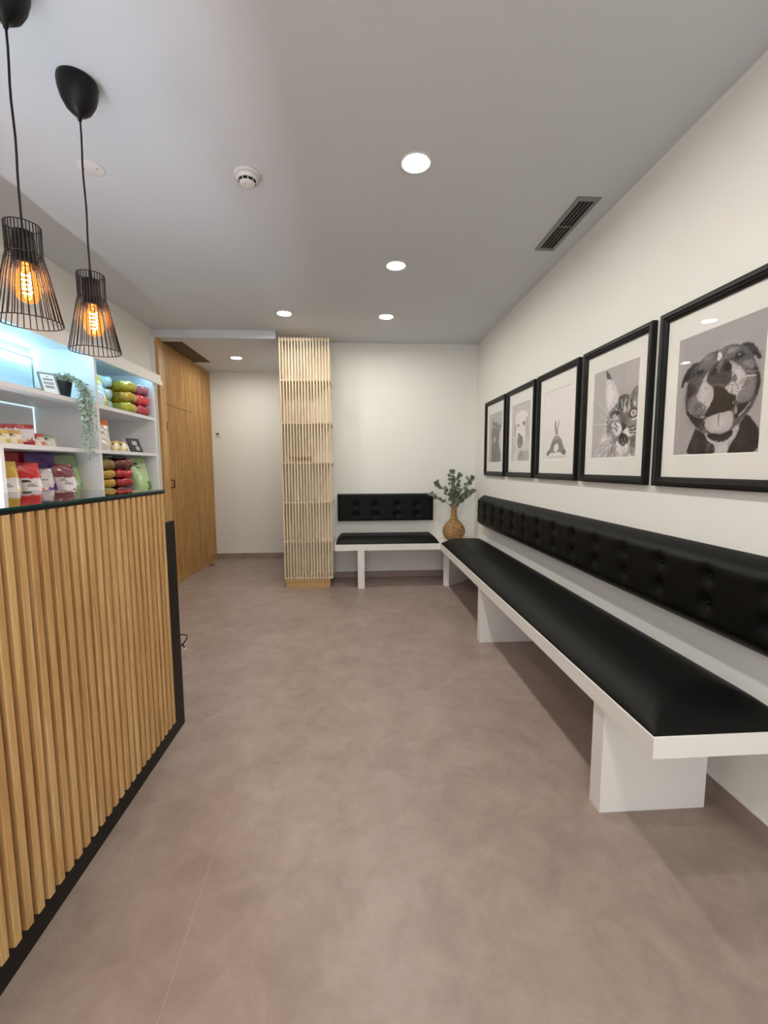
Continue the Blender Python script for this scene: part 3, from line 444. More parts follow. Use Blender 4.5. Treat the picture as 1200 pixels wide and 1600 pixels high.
# tufted back rests
r = thing('back_cushion', (XR, 2.9, .63), 'long black buttoned leather back cushion on the right wall', 'back cushion', 'tufted back cushions')
bts = [(1.248+.2535*k, z) for k in range(14) for z in (.866, .765) if 1.248+.2535*k < 4.57]
pad('', lambda u, v, h: (XR-.002-h, u, v), (1.18, 4.62), (.637, .968), .085, .05, .075, 280, 34, bts, '', '', dimple=.02, ds=.032, creases=True).build('padding', M_LEATHER, r)
btn = MB().ball((0, 0, 0), (.004, .008, .008), 10)
bo = btn.build('button', M_LEATHER, r, origin=(0, 0, 0)); bo.matrix_parent_inverse = Matrix.Identity(4)
first = True
for (y, z) in bts:
    o = bo if first else bo.copy()
    if not first: COL.objects.link(o)
    o.parent = r; o.location = (-.087+.019, y-2.9, z-.63); first = False
r = thing('back_cushion', (.325, YB, .65), 'short black buttoned leather back cushion on the back wall', 'back cushion', 'tufted back cushions')
bts2 = [(x, z) for x in (-.018, .209, .456, .682) for z in (.845, .737)]
pad('', lambda u, v, h: (u, YB-.002-h, v), (-.222, .872), (.659, .970), .06, .012, .014, 110, 36, bts2, '', '', dimple=.012, ds=.034, creases=False).build('padding', M_LEATHER, r)
bo2 = MB().ball((0, 0, 0), (.008, .004, .008), 10).build('button', M_LEATHER, r, origin=(0, 0, 0)); bo2.matrix_parent_inverse = Matrix.Identity(4)
first = True
for (x, z) in bts2:
    o = bo2 if first else bo2.copy()
    if not first: COL.objects.link(o)
    o.parent = r; o.location = (x-.325, -.062+.017, z-.65); first = False
# seat pads
def seatmap(u, v, h): return (u, v, .4703+h)
o = pad('', seatmap, (.873, 1.345), (1.175, 4.50), .078, .16, .17, 34, 90, [], '', '').build('seat_cushion', M_LEATHER, label='long black leather seat cushion on the right arm of the bench', cat='seat cushion', group='bench seat cushions', origin=(1.1, 2.8, .47))
o = pad('', seatmap, (-.228, .862), (4.508, 4.97), .07, .07, .11, 50, 30, [], '', '').build('seat_cushion', M_LEATHER, label='short black leather seat cushion on the bench arm below the back wall', cat='seat cushion', group='bench seat cushions', origin=(.3, 4.75, .47))

# ================================================================ PICTURES
XF = XR-.001
FW, FH = .612, .742
def frame_proto():
    root = thing('picture_frame', (XF, 0, 1.182), 'x', 'framed picture', 'black framed pet prints')
    m = MB(); d = .026
    # mitred moulding: outer slope, bead and inner lip (offset inwards, depth off the wall)
    prof = [(0, 0), (0, .024), (.006, .027), (.018, .027), (.021, .022), (.030, .020), (.034, .016), (.041, .014), (.041, 0)]
    n = len(prof); V = []
    for cy, cz, sy, sz in ((0, 0, 1, 1), (FW, 0, -1, 1), (FW, FH, -1, -1), (0, FH, 1, -1)):
        for o_, dd in prof: V.append((-dd, cy+sy*o_-FW/2, cz+sz*o_))
    F = []
    for c in range(4):
        e = (c+1) % 4
        for i in range(n): F.append((c*n+i, c*n+(i+1) % n, e*n+(i+1) % n, e*n+i))
    m.add(V, F); local(m.build('frame', M_FRAME), root)
    # mat board with a bevelled window
    V = []; y0, y1, z0, z1 = -FW/2+.03, FW/2-.03, .03, FH-.03
    wy0, wy1, wz0, wz1 = -.2, .2, .135, .605
    def ring(y0, y1, z0, z1, x): return [(x, y0, z0), (x, y1, z0), (x, y1, z1), (x, y0, z1)]
    V = ring(y0, y1, z0, z1, -.008)+ring(wy0-.003, wy1+.003, wz0-.003, wz1+.003, -.008)+ring(wy0, wy1, wz0, wz1, -.0055)
    F = [(i, (i+1) % 4, 4+(i+1) % 4, 4+i) for i in range(4)]+[(4+i, 4+(i+1) % 4, 8+(i+1) % 4, 8+i) for i in range(4)]
    local(MB().add(V, F).build('mat_board', M_BOARD), root)
    local(MB().box(-.0125, -.0115, y0, y1, z0, z1).build('glass', M_GLASS), root)
    local(MB().box(-.004, 0, y0, y1, z0, z1).build('backing_board', M_BROWN), root)
    return root
def print_sheet(ops, nx, ny, seed, fur, tint=(1., .975, .965), lift=0., gain=1.):
    A = paint_art(ops, nx, ny, fur, seed)*gain+lift
    # sheet faces -X; page left edge is at larger Y
    V = []; 
    for j in range(ny+1):
        for i in range(nx+1): V.append((-.0052, .203-.406*i/nx, .608-.476*j/ny))
    F = [(j*(nx+1)+i, j*(nx+1)+i+1, (j+1)*(nx+1)+i+1, (j+1)*(nx+1)+i) for j in range(ny) for i in range(nx)]
    me = bpy.data.meshes.new('print'); me.from_pydata(V, [], F); me.materials.append(M_PRINT)
    at = me.color_attributes.new('print', 'FLOAT_COLOR', 'CORNER')
    g = A.reshape(-1)
    rgb = np.stack([np.clip(g*t, 0, 1) for t in tint], 1)
    rgb = np.where(rgb <= .04045, rgb/12.92, ((rgb+.055)/1.055)**2.4)
    c = np.concatenate([rgb, np.ones((len(g), 1))], 1); c = np.repeat(c, 4, 0).astype(np.float32)
    at.data.foreach_set('color', c.reshape(-1))
    o = bpy.data.objects.new('print', me); COL.objects.link(o); return o
proto = frame_proto(); base_children = list(proto.children)
specs = [(1.616, 'pitbull', 'black framed print of a grinning pit bull with its tongue out', 230, 270, 9, 1.),
         (2.276, 'maine', 'black framed print of an open-mouthed tabby cat with a tufted ear', 200, 235, 9, 1.),
         (2.937, 'rabbit', 'black framed print of a small rabbit seen from behind on white', 150, 176, 6, 1.),
         (3.600, 'labrador', 'black framed print of a pale labrador with a dark muzzle', 130, 153, 5, 1.),
         (4.262, 'blackcat', 'black framed print of a dark cat, the frame nearest the back wall', 110, 130, 4, 1.)]
for k, (y, key, lab, nx, ny, fur, gn) in enumerate(specs):
    f = proto if k == 0 else copy_thing(proto, (XF, y, 1.182), lab)
    f.location = (XF, y, 1.182); f['label'] = lab
for k, (y, key, lab, nx, ny, fur, gn) in enumerate(specs):
    f = [o for o in COL.objects if o.get('label') == lab][0]
    local(print_sheet(ART[key], nx, ny, k+1, fur, gain=gn), f)

# ================================================================ CEILING FIXTURES
def downlight(loc, label, proto=None):
    if proto: return copy_thing(proto, loc, label)
    t = thing('downlight', loc, label, 'ceiling light', 'round recessed downlights')
    local(MB().lathe([(.057, 0), (.072, 0), (.072, -.003), (.069, -.006), (.059, -.002)], 48, closed=True).build('trim_ring', M_PLASTIC), t)
    local(MB().lathe([(.0575, -.0003), (.0575, -.0012), (0, -.0014)], 48).build('diffuser', M_LIGHT), t)
    return t
d0 = downlight((.279, 2.105, ZC), 'round ceiling downlight nearest the camera, in line before two more')
downlight((.279, 3.116, ZC), 'middle round downlight of the three in a row toward the back wall', d0)
downlight((.281, 4.134, ZC), 'round downlight at the far end of the row, nearest the back wall', d0)
downlight((-.63, 4.095, ZC), 'round downlight in the ceiling just in front of the slatted column', d0)
downlight((-1.40, 5.40, ZR), 'round downlight in the lowered ceiling of the recess by the slatted door', d0)
for y, w in ((1.09, 'just above the camera'), (.07, 'right over the camera position'), (-.95, 'nearest the front window')): downlight((.279, y, ZC), 'round downlight of the middle row '+w, d0)
sd = thing('smoke_detector', (-.497, 2.225, ZC), 'white round smoke detector on the ceiling', 'smoke detector')
local(MB().lathe([(.060, 0), (.060, -.008), (.056, -.012), (.044, -.012)], 40).lathe([(.050, -.012), (.049, -.03), (.040, -.038), (.030, -.040)], 40).build('housing', M_PLASTIC), sd)
m = MB()
for k in range(10):
    a0, a1 = 2*math.pi*(k+.08)/10, 2*math.pi*(k+.92)/10
    P = [(.0405*math.cos(a0+(a1-a0)*i/5), .0405*math.sin(a0+(a1-a0)*i/5)) for i in range(6)]+[(.028*math.cos(a1-(a1-a0)*i/5), .028*math.sin(a1-(a1-a0)*i/5)) for i in range(6)]
    m.prism(P, -.050, -.037)
local(m.build('vent_slots', M_SLOT), sd)
m = MB().lathe([(.0385, -.036), (.0385, -.0385)], 40).lathe([(.029, -.049), (.036, -.050), (.035, -.056), (.024, -.062), (0, -.064)], 40)
for k in range(10):
    a = 2*math.pi*k/10; m.tube([(.039*math.cos(a), .039*math.sin(a), -.037), (.037*math.cos(a), .037*math.sin(a), -.052)], .003, 6)
local(m.build('sensor_cap', M_PLASTIC), sd)
local(MB().ball((-.008, -.012, -.063), .0025, 8).build('indicator', M_SLOT), sd)
sd.scale = (1, 1, .78)
cp = thing('blank_cover', (-1.195, 2.222, ZC), 'flat white round cover plate on the ceiling behind the near pendant cord', 'ceiling cover')
local(MB().lathe([(.056, 0), (.056, -.003), (.051, -.005), (0, -.0055)], 40).build('plate', M_PLASTIC), cp)
local(MB().ball((-.03, .0, -.0055), .003, 8).build('screw', M_METAL), cp)
local(MB().ball((.03, -.005, -.0055), .003, 8).build('screw', M_METAL), cp)
vt = thing('ceiling_vent', (1.194, 2.577, ZC), 'grey slotted air vent set in the ceiling along the right wall', 'air vent')
w2, l2 = .0615, .274
m = MB().box(-w2, w2, -l2, -l2+.03, -.006, 0).box(-w2, w2, l2-.03, l2, -.006, 0).box(-w2, -w2+.022, -l2+.03, l2-.03, -.006, 0).box(w2-.022, w2, -l2+.03, l2-.03, -.006, 0)
local(m.build('frame', M_METAL), vt)
local(MB().box(-w2+.02, w2-.02, -l2+.028, l2-.028, -.001, 0).build('duct', M_SLOT), vt)
for x in (-.02, 0, .02): local(MB().box(x-.0015, x+.0015, -l2+.03, l2-.03, -.0055, -.001).build('slat', M_METAL), vt)
local(MB().box(-w2+.022, w2-.022, -.003, .003, -.005, -.0012).build('crossbar', M_METAL), vt)
ap = thing('ceiling_grille', (-1.875, 5.19, ZR), 'long dark brown grille in the recess ceiling above the slatted door', 'ceiling grille')
local(MB().box(-.095, .105, -.435, .435, -.004, 0).build('frame', M_BROWN), ap)
for k in range(14): local(MB().box(-.085, .095, -.42+k*.0625, -.385+k*.0625, -.006, -.004).build('slat', M_BROWN), ap) if k < 14 else None
so = thing('wall_socket', (-1.893, YR, 1.727), 'small square white socket on the recess wall near the slatted door', 'socket')
local(MB().box(-.038, .038, -.010, 0, -.038, .038).build('plate', M_PLASTIC), so)
m = MB()
N = 24; m.add([(.017*math.cos(2*math.pi*k/N), -.0102, .017*math.sin(2*math.pi*k/N)) for k in range(N)]+[(.017*math.cos(2*math.pi*k/N), -.0125, .017*math.sin(2*math.pi*k/N)) for k in range(N)], [tuple(range(N)), tuple(range(2*N-1, N-1, -1))]+[(k, (k+1) % N, N+(k+1) % N, N+k) for k in range(N)])
local(m.build('knob', M_BROWN), so)
ds = MB().lathe([(.035, .0), (.035, .012), (.03, .016), (0, .016)], 28, c=(0, 0))
o = ds.build('door_stop', M_BRASS, label='low round brass door stop on the floor by the slatted wall', cat='door stop', origin=(0, 0, 0)); o.location = (-1.905, 5.76, 0)

# ================================================================ PENDANT LAMPS
def pendant(loc, label):
    t = thing('pendant_lamp', loc, label, 'pendant lamp', 'black wire pendants over the counter')
    H = loc[2]
    local(MB().lathe([(.062, 0), (.064, -.012), (.062, -.035), (.054, -.065), (.040, -.092), (.022, -.109), (.008, -.114), (.006, -.130), (0, -.131)], 40).build('canopy', M_BPLASTIC), t)
    pts = [(.0012*math.sin(i*1.3), .0012*math.cos(i*.9), -.128-(.60-.128)*i/10) for i in range(11)]; pts[-1] = (0, 0, -.70)
    local(MB().tube(pts, .0032, 8).build('cord', M_BPLASTIC), t)
    zt, zw, zb = -.652, -.735, -.925
    m = MB(); n = 32; rt_, rw, rb_ = .0445, .0445, .084
    for z, rr in ((zt, rt_), (zb, rb_), (zw, rw)):
        m.tube([(rr*math.cos(2*math.pi*k/40), rr*math.sin(2*math.pi*k/40), z) for k in range(40)], .0016, 6, loop=True)
    for k in range(n):
        a = 2*math.pi*k/n; P = []
        for rr, z in ((rt_, zt), (rt_, (zt+zw)/2), (rw, zw), (rw+.0045, zw-.016), (rb_, zb)): P.append((rr*math.cos(a), rr*math.sin(a), z))
        m.tube(P, .0016, 5)
    local(m.build('wire_shade', M_WIRE), t)
    local(MB().lathe([(0, -.668), (.027, -.670), (.029, -.70), (.029, -.752), (.034, -.757), (.034, -.762), (0, -.763)], 28).build('socket', M_BPLASTIC), t)
    bz = -.762
    bl = MB().lathe([(.0135, bz), (.016, bz-.012), (.028, bz-.035), (.0325, bz-.06), (.031, bz-.085), (.022, bz-.102), (.008, bz-.108), (0, bz-.1085)], 28).build('bulb', M_BULB); local(bl, t)
    P = []
    for i in range(90):
        a = i/90*math.pi*2*5; z = bz-.022-.065*i/90
        P.append((.011*math.cos(a), .011*math.sin(a), z))
    fl = MB().tube(P, .0016, 5).build('filament', M_FIL); fl.parent = bl; fl.matrix_parent_inverse = Matrix.Identity(4)
    return t
p1 = pendant((-.972, 1.757, ZC), 'black wire cage pendant lamp, whole in view, further along the counter')
copy_thing(p1, (-.972, 1.425, ZC), 'black wire cage pendant lamp nearest the camera, cut by the left picture edge')

# ================================================================ SLATTED COLUMN
cx0, cx1, cy0, cy1, cz = -.776, -.262, 4.575, 4.985, 2.565
co = thing('slatted_shelf_column', ((cx0+cx1)/2, 4.78, 0), 'tall pale wood column of shelves behind vertical slats, left of the short bench', 'shelf column')
MB().box(cx0+.022, cx1-.03, 4.585, 4.985, 0, .092).build('plinth', M_PLINTH, co)
slats(MB(), 'x', cx0, cx1+.003, (cx1-cx0)/17, .0135, cy0, cy0+.012, .094, cz).build('slats', M_ASH, co)
MB().box(cx0+.02, cx1, 4.77, 4.785, .094, cz-.03).build('back_panel', M_ASH, co)
m = slats(MB(), 'y', cy0+.03, cy1, .0305, .0125, cx0, cx0+.016, .094, cz); m.box(cx0+.016, cx0+.02, cy0+.02, cy1, .11, cz-.02)
m.build('side_panel', M_ASH, co)
for z in (2.158, 1.729, 1.325, .913, .501): MB().box(cx0+.02, cx1+.004, cy0+.0205, cy1, z-.016, z).build('shelf', M_ASH, co)
MB().box(cx0+.02, cx1, cy0+.0205, cy1, .0945, .11).build('bottom_board', M_ASH, co)
MB().box(cx0+.02, cx1, cy0+.0205, cy0+.04, cz-.03, cz-.004).build('top_rail', M_ASH, co)
m = MB().box(-.695, -.475, 4.62, 4.66, 1.3252, 1.385)
rk = thing('wooden_rack', (-.585, 4.64, 1.325), 'small tan wooden block with a row of dark holes on the third column shelf', 'rack')
m.build('block', wood('tan_block', 'a07a4c', 'b08a5c', 'be9a6c', axis=0), rk)
for k in range(8): MB().box(-.683+k*.0275, -.669+k*.0275, 4.6185, 4.6205, 1.347, 1.366).build('hole', M_SLOT, rk)

# ================================================================ VASE WITH EUCALYPTUS
VX, VY, VZ = 1.068, 4.76, .4705
def wick():
    m = bpy.data.materials.new('woven_seagrass'); m.use_nodes = True; nt = m.node_tree; b = nt.nodes['Principled BSDF']; L = nt.links.new
    tc = nt.nodes.new('ShaderNodeTexCoord'); n = nt.nodes.new('ShaderNodeTexNoise'); n.inputs['Scale'].default_value = 34; n.inputs['Detail'].default_value = 4
    mp = nt.nodes.new('ShaderNodeMapping'); mp.inputs['Scale'].default_value = (1, 1, 2.2); L(tc.outputs['Object'], mp.inputs[0]); L(mp.outputs[0], n.inputs['Vector'])
    r = nt.nodes.new('ShaderNodeValToRGB'); r.color_ramp.elements[0].position = .36; r.color_ramp.elements[0].color = (*lin('7a542a'), 1); r.color_ramp.elements[1].position = .6; r.color_ramp.elements[1].color = (*lin('b08a55'), 1)
    L(n.outputs['Fac'], r.inputs[0]); L(r.outputs[0], b.inputs['Base Color']); b.inputs['Roughness'].default_value = .6; return m
vs = thing('wicker_vase', (VX, VY, VZ), 'brown woven bottle-shaped vase standing in the bench corner', 'vase')
prof = [(.070, 0), (.098, .020), (.118, .055), (.124, .092), (.117, .130), (.098, .165), (.070, .195), (.045, .222), (.034, .245), (.030, .275), (.029, .330), (.031, .362)]
P = []
for i in range(len(prof)-1):
    for k in range(5):
        t = k/5; P.append((prof[i][0]*(1-t)+prof[i+1][0]*t, prof[i][1]*(1-t)+prof[i+1][1]*t))
P.append(prof[-1]); n = 72; V = []; F = []
P += [(.027, .362), (.025, .30), (0, .295)]
for i, (rr, z) in enumerate(P):
    for k in range(n):
        a = 2*math.pi*k/n; w = .0016 if i < len(P)-3 else 0
        q = rr+w*(1 if ((k//3)+(i//2)) % 2 else -1) if rr else 0
        V.append((q*math.cos(a), q*math.sin(a), z))
for i in range(len(P)-1):
    for k in range(n): F.append((i*n+k, i*n+(k+1) % n, (i+1)*n+(k+1) % n, (i+1)*n+k))
F.append(tuple(range(n-1, -1, -1)))
local(MB().add(V, F, 0, True).build('woven_body', wick()), vs)
local(MB().tube([(.0295*math.cos(2*math.pi*k/24), .0295*math.sin(2*math.pi*k/24), .362) for k in range(24)], .004, 6, loop=True).build('rim', M_WICK), vs)
def leaf(m, c, d, nrm, L_, W, mi=0):
    d = Vector(d).normalized(); nrm = Vector(nrm); s = d.cross(nrm)
    if s.length < 1e-3: s = Vector((1, 0, 0))
    s.normalize(); nrm = s.cross(d); c = Vector(c); V = [c]; K = [(.2, .7), (.45, 1.), (.72, .86), (.92, .42)]
    for t, w in K: V += [c+d*L_*t+s*W*w/2+nrm*.12*W*w, c+d*L_*t-nrm*.05*W, c+d*L_*t-s*W*w/2+nrm*.12*W*w]
    V.append(c+d*L_); F = [(0, 2, 1), (0, 3, 2)]
    for i in range(3):
        a = 1+i*3; F += [(a, a+1, a+4, a+3), (a+1, a+2, a+5, a+4)]
    F += [(10, 11, 13), (11, 12, 13)]
    m.add(V, F, mi, True)
def euc(label, tip, sag, n, seed, bare=.25, L0=.052):
    rs = random.Random(seed); t = thing('eucalyptus_stem', (VX, VY, VZ+.30), label, 'eucalyptus stem', 'eucalyptus in the wicker vase')
    T = Vector(tip)-Vector((VX, VY, VZ+.30)); P = []
    a0 = rs.uniform(-.012, .012)
    for i in range(13):
        s = i/12; p = Vector((a0*(1-s), 0, 0))+Vector((T.x*s**1.45, T.y*s**1.45, T.z*(s+sag*s*(1-s)))); P.append(p)
    local(MB().tube(P, [.0028-.0018*i/12 for i in range(13)], 5).build('stem', M_STEM), t)
    m = MB()
    for k in range(n):
        s = bare+(1-bare)*k/(n-1); f = s*12; i = min(int(f), 11); p = P[i].lerp(P[i+1], f-i); dd = (P[i+1]-P[i]).normalized()
        for sd_ in (-1, 1):
            a = rs.uniform(0, math.pi); side = Vector((math.cos(a), .4*math.sin(a), rs.uniform(-.5, .5)))*sd_
            ld = (dd*.55+side).normalized(); nr = Vector((rs.uniform(-.6, .6), -1, rs.uniform(-.5, .7)))
            leaf(m, p, ld, nr, L0*rs.uniform(.85, 1.3), L0*rs.uniform(.7, .95))
    leaf(m, P[-1], (P[-1]-P[-2]), (0.2, -1, .2), L0*.9, L0*.6)
    local(m.build('leaves', M_LEAFE), t)
euc('eucalyptus stem rising highest from the vase, slightly left', (1.02, 4.74, 1.20), .1, 8, 1, .3)
euc('eucalyptus stem leaning left with two leaves at its tip', (.87, 4.74, 1.08), .35, 6, 2, .45)
euc('low eucalyptus stem reaching furthest left over the back cushion', (.80, 4.72, .965), .45, 5, 3, .5, .045)
euc('upright eucalyptus stem in the middle of the bunch', (1.11, 4.74, 1.17), .05, 8, 4, .3)
euc('tall eucalyptus stem leaning right toward the corner', (1.26, 4.78, 1.14), .3, 8, 5, .35)
euc('eucalyptus stem spreading low to the right of the bunch', (1.25, 4.76, 1.0), .4, 6, 6, .4, .058)
euc('short leafy eucalyptus stem close above the vase neck', (1.06, 4.70, 1.02), .1, 7, 7, .25, .058)
euc('short eucalyptus stem bending right just over the neck', (1.15, 4.72, .96), .2, 6, 8, .3, .05)

# ================================================================ DISPLAY SHELVES
SX, SB = -1.61, XL
su = thing('display_shelves', (-1.8, 2.5, 0), 'white open display shelving behind the counter with LED light', 'shelving')
m = MB().box(SB, SB+.012, 1.0, 3.70, 0, 2.0); m.build('back_board', M_SHELF, su)
for y0, y1 in ((3.668, 3.690), (2.880, 2.904)): MB().box(SB+.012, SX, y0, y1, 1.086, 1.995).build('upright', M_SHELF, su)
MB().box(SB+.012, SX, 2.100, 2.124, 1.086, 1.364).build('upright', M_SHELF, su)
MB().box(SB+.012, SX, 1.0, 1.024, 1.086, 1.995).build('upright', M_SHELF, su)
for z0, z1 in ((1.645, 1.668), (1.364, 1.386), (1.064, 1.086)):
    MB().box(SB+.012, SX+.002, 1.0, 3.69, z0, z1).build('shelf', M_SHELF, su)
MB().box(SB+.012, SX, 1.0, 3.69, .06, 1.064).build('base_cabinet', M_SHELF, su)
MB().box(SB+.012, SX, 1.0, 3.69, 1.995, 2.015).build('top_board', M_SHELF, su)
MB().box(SX, SX+.02, 1.0, 3.77, 1.945, 2.018).box(SX+.02, SX+.03, 1.0, 3.78, 1.938, 1.975).build('fascia', M_WALL, su)
MB().box(SX-.014, SX-.002, 1.03, 2.87, 1.975, 1.987).build('led_strip', M_LED, su)
MB().box(SX-.014, SX-.002, 2.91, 3.66, 1.975, 1.987).build('led_strip', M_LED, su)
M_ACRYL = thin_glass('clear_acrylic', (.93, .97, .99))
bp_ = thing('backlit_panel', (SB+.04, 2.3, 1.67), 'clear panel with a glowing light strip behind it, left on the top shelf', 'light panel')
MB().box(SB+.046, SB+.054, 1.2, 2.845, 1.669, 1.928).build('panel', M_ACRYL, bp_)
MB().box(SB+.0455, SB+.055, 1.2, 2.848, 1.928, 1.931).box(SB+.0455, SB+.055, 2.845, 2.848, 1.669, 1.928).build('edge_trim', M_METAL, bp_)
MB().box(SB+.030, SB+.040, 1.25, 2.0, 1.669, 1.70).build('bracket', M_SHELF, bp_)
MB().box(SB+.020, SB+.032, 1.2, 2.862, 1.914, 1.930).build('led_strip', mat('bright_led_strip', 'ffffff', .5, emit='a8e0fa', es=5), bp_)
m = MB().box(SB+.013, SB+.016, 1.05, 2.879, 1.640, 1.6445).box(SB+.013, SB+.016, 2.8755, 2.8795, 1.387, 1.640)
m.build('led_strip', mat('dim_led_line', 'ffffff', .5, emit='c3ecff', es=.38), su)
m = MB().ball((SB+.013, 0, 0), .001)

# ---- goods on the shelves
def hexs(c): return np.array(lin(c))
def text_bars(C, U, V, x0, y0, rows, col='2c2b2b', w=.2):
    for k, (dx, ww, hh) in enumerate(rows):
        yy = y0-k*.04
        m = (U > x0+dx) & (U < x0+dx+ww) & (np.abs(V-yy) < hh/2)
        C[m] = hexs(col)
def pouch(w, d, h, top, body, splash, topf=.8, text=True, back=None, squig=1, botf=0, nx=30, nz=44, lean_round=0.):
    """stand-up pouch, front toward -y: full gusset at the bottom, pinched seal at the top"""
    V = []; UV = []
    def dep(v): return d*(.5+.5*math.cos(math.pi*min(1, max(0, v-.12)/.80)))*.5+.0015 if v > .12 else d*.5*(.82+.18*v/.12)
    for s in (-1, 1):
        for j in range(nz+1):
            v = j/nz; D = dep(v)
            for i in range(nx+1):
                u = i/nx; e = (1-abs(2*u-1)**4)
                ww = w*(1-.06*max(0, v-.5)**2-.05*math.exp(-((v-.0)/.06)**2))
                wr = .0018*math.sin(9*u+13*v+s)*math.sin(17*v)
                V.append(((u-.5)*ww, s*(D*(.18+.82*e)+wr*e), v*h)); UV.append((u if s < 0 else 1-u, v, s))
    n1 = (nx+1)*(nz+1); F = []
    for s, o in ((-1, 0), (1, n1)):
        for j in range(nz):
            for i in range(nx):
                q = (o+j*(nx+1)+i, o+j*(nx+1)+i+1, o+(j+1)*(nx+1)+i+1, o+(j+1)*(nx+1)+i); F.append(q if s < 0 else q[::-1])
    for j in range(nz):
        a = j*(nx+1); F.append((a, a+nx+1, n1+a+nx+1, n1+a)); a += nx; F.append((a, n1+a, n1+a+nx+1, a+nx+1))
    for i in range(nx): F.append((i, n1+i, n1+i+1, i+1)); a = nz*(nx+1)+i; F.append((a, a+1, n1+a+1, n1+a))
    U = np.array([q[0] for q in UV]); Vv = np.array([q[1] for q in UV]); Sg = np.array([q[2] for q in UV])
    C = np.tile(hexs(body), (len(UV), 1)); C[Vv > topf-.03*np.sin(U*3)] = hexs(top)
    C[(Sg > 0)] = hexs(back or top)
    edge = (U < .035) | (U > .965); C[edge & (Vv > topf)] *= .8
    if splash:
        fr = Sg < 0; ang = np.arctan2(Vv-.13, U-.78); rr = np.hypot((U-.80)/.24, (Vv-.13)/.19)
        C[fr & (rr < 1+.22*np.sin(ang*5+squig)) & (U < .985) & (Vv > .02)] = hexs(splash)
    if botf: C[Vv < botf] = hexs(top)
    if text:
        fr = Sg < 0; Uf = np.where(fr, U, -9)
        text_bars(C, Uf, Vv, .16, topf-.07, [(0, .26, .03), (0, .34, .03), (0, .22, .012), (.12, .3, .018), (.1, .4, .008), (.1, .36, .008)])
        text_bars(C, Uf, Vv, .14, .3, [(0, .22, .008), (0, .26, .008), (0, .2, .008)], '77757a')
    return V, F, C
def colmesh(name, V, F, C, m, parent):
    me = bpy.data.meshes.new(name); me.from_pydata(V, [], F); me.materials.append(m)
    at = me.color_attributes.new('print', 'FLOAT_COLOR', 'POINT')
    at.data.foreach_set('color', np.concatenate([np.clip(C, 0, 1), np.ones((len(C), 1))], 1).astype(np.float32).reshape(-1))
    me.polygons.foreach_set('use_smooth', [True]*len(F)); me.update()
    o = bpy.data.objects.new(name, me); COL.objects.link(o); return local(o, parent)
def add_pouch(name, label, cat, X, Y, Z, w, d, h, rot, lean, top, body, splash, group=None, **k):
    t = thing(name, (X, Y, Z), label, cat, group, rz=R(90-rot), rx=R(-lean))
    V, F, C = pouch(w, d, h, top, body, splash, **k); colmesh('pouch', V, F, C, M_POUCH, t); return t
def pack(w, d, h, col, dark, seed, text='efe6c8', nx=34, nz=16, ny=10):
    """soft pillow pack lying flat, crimped at both ends"""
    rs = np.random.RandomState(seed); V = []; UV = []; n = 28
    ph = rs.rand(6)*6
    for i in range(nx+1):
        u = i/nx; e = 1-.38*abs(2*u-1)**7
        for k in range(n):
            a = 2*math.pi*k/n; ca, sa = math.cos(a), math.sin(a)
            y = math.copysign(abs(ca)**.42, ca)*d/2*(.72+.28*e); z = math.copysign(abs(sa)**.42, sa)*h/2*e
            w_ = .05*h*math.sin(6*u+ph[0]+a)+.035*h*math.sin(11*u+ph[1]-2*a)+.02*h*math.sin(17*u+3*a+ph[2])
            V.append(((u-.5)*w, y+w_*.6*ca*e, h/2+z+w_*sa*e)); UV.append((u, a))
    F = []
    for i in range(nx):
        for k in range(n): F.append((i*n+k, i*n+(k+1) % n, (i+1)*n+(k+1) % n, (i+1)*n+k))
    F += [tuple(range(n-1, -1, -1)), tuple(nx*n+k for k in range(n))]
    C = np.tile(hexs(col), (len(V), 1)); U = np.array([q[0] for q in UV]); A = np.array([q[1] for q in UV])
    front = (np.cos(A-math.pi*1.5+0) < 9)
    zz = np.array([v[2] for v in V]); yy = np.array([v[1] for v in V])
    fr = yy < -d*.3
    C[(U < .05) | (U > .95)] = hexs(dark)
    C[fr & (zz < h*.28)] = hexs(dark)
    C[fr & (np.abs(U-.55) < .06) & (np.abs(zz-h*.66) < h*.09)] = hexs(text)
    C[fr & (np.abs(U-.55) < .24) & (np.abs(zz-h*.44) < h*.05)] = (hexs(text)+hexs(col))/2
    return V, F, C
def add_pack(name, label, cat, X, Y, Z, w, d, h, rot, col, dark, seed, group, text='efe6c8', m=None):
    t = thing(name, (X, Y, Z), label, cat, group, rz=R(90-rot)); V, F, C = pack(w, d, h, col, dark, seed, text)
    colmesh('film_pack', V, F, C, m or M_PACK, t); return t
Z1, Z2, Z3 = 1.0865, 1.3865, 1.6685
G = 'pet food pouches on the low shelf'
WB = 'd9d5d6'
add_pouch('food_pouch', 'white pouch with yellow top at the left end of the low shelf', 'pouch', -1.67, 2.20, Z1, .135, .10, .225, 30, 14, 'c2a20c', WB, 'c4b012', G, topf=.64)
add_pouch('food_pouch', 'grey-white pouch squeezed behind the yellow and red-topped pouches', 'pouch', -1.79, 2.33, Z1, .11, .06, .225, 30, 6, 'b9b6b4', 'c9c6c6', None, G, topf=.9)
add_pouch('food_pouch', 'white pouch with bright red top in the front row of the low shelf', 'pouch', -1.675, 2.375, Z1, .118, .10, .222, 30, 15, 'c4231c', WB, 'd03028', G, topf=.62)
add_pouch('food_pouch', 'large pouch with broad red top at the back of the low shelf', 'pouch', -1.885, 2.475, Z1, .21, .06, .272, 30, 0, 'c8282a', 'cfcbcb', None, G, topf=.66, back='b82626')
add_pouch('food_pouch', 'tall white pouch with purple top and purple splash', 'pouch', -1.765, 2.585, Z1, .15, .09, .272, 30, 5, '55207a', WB, '5f2486', G, topf=.70)
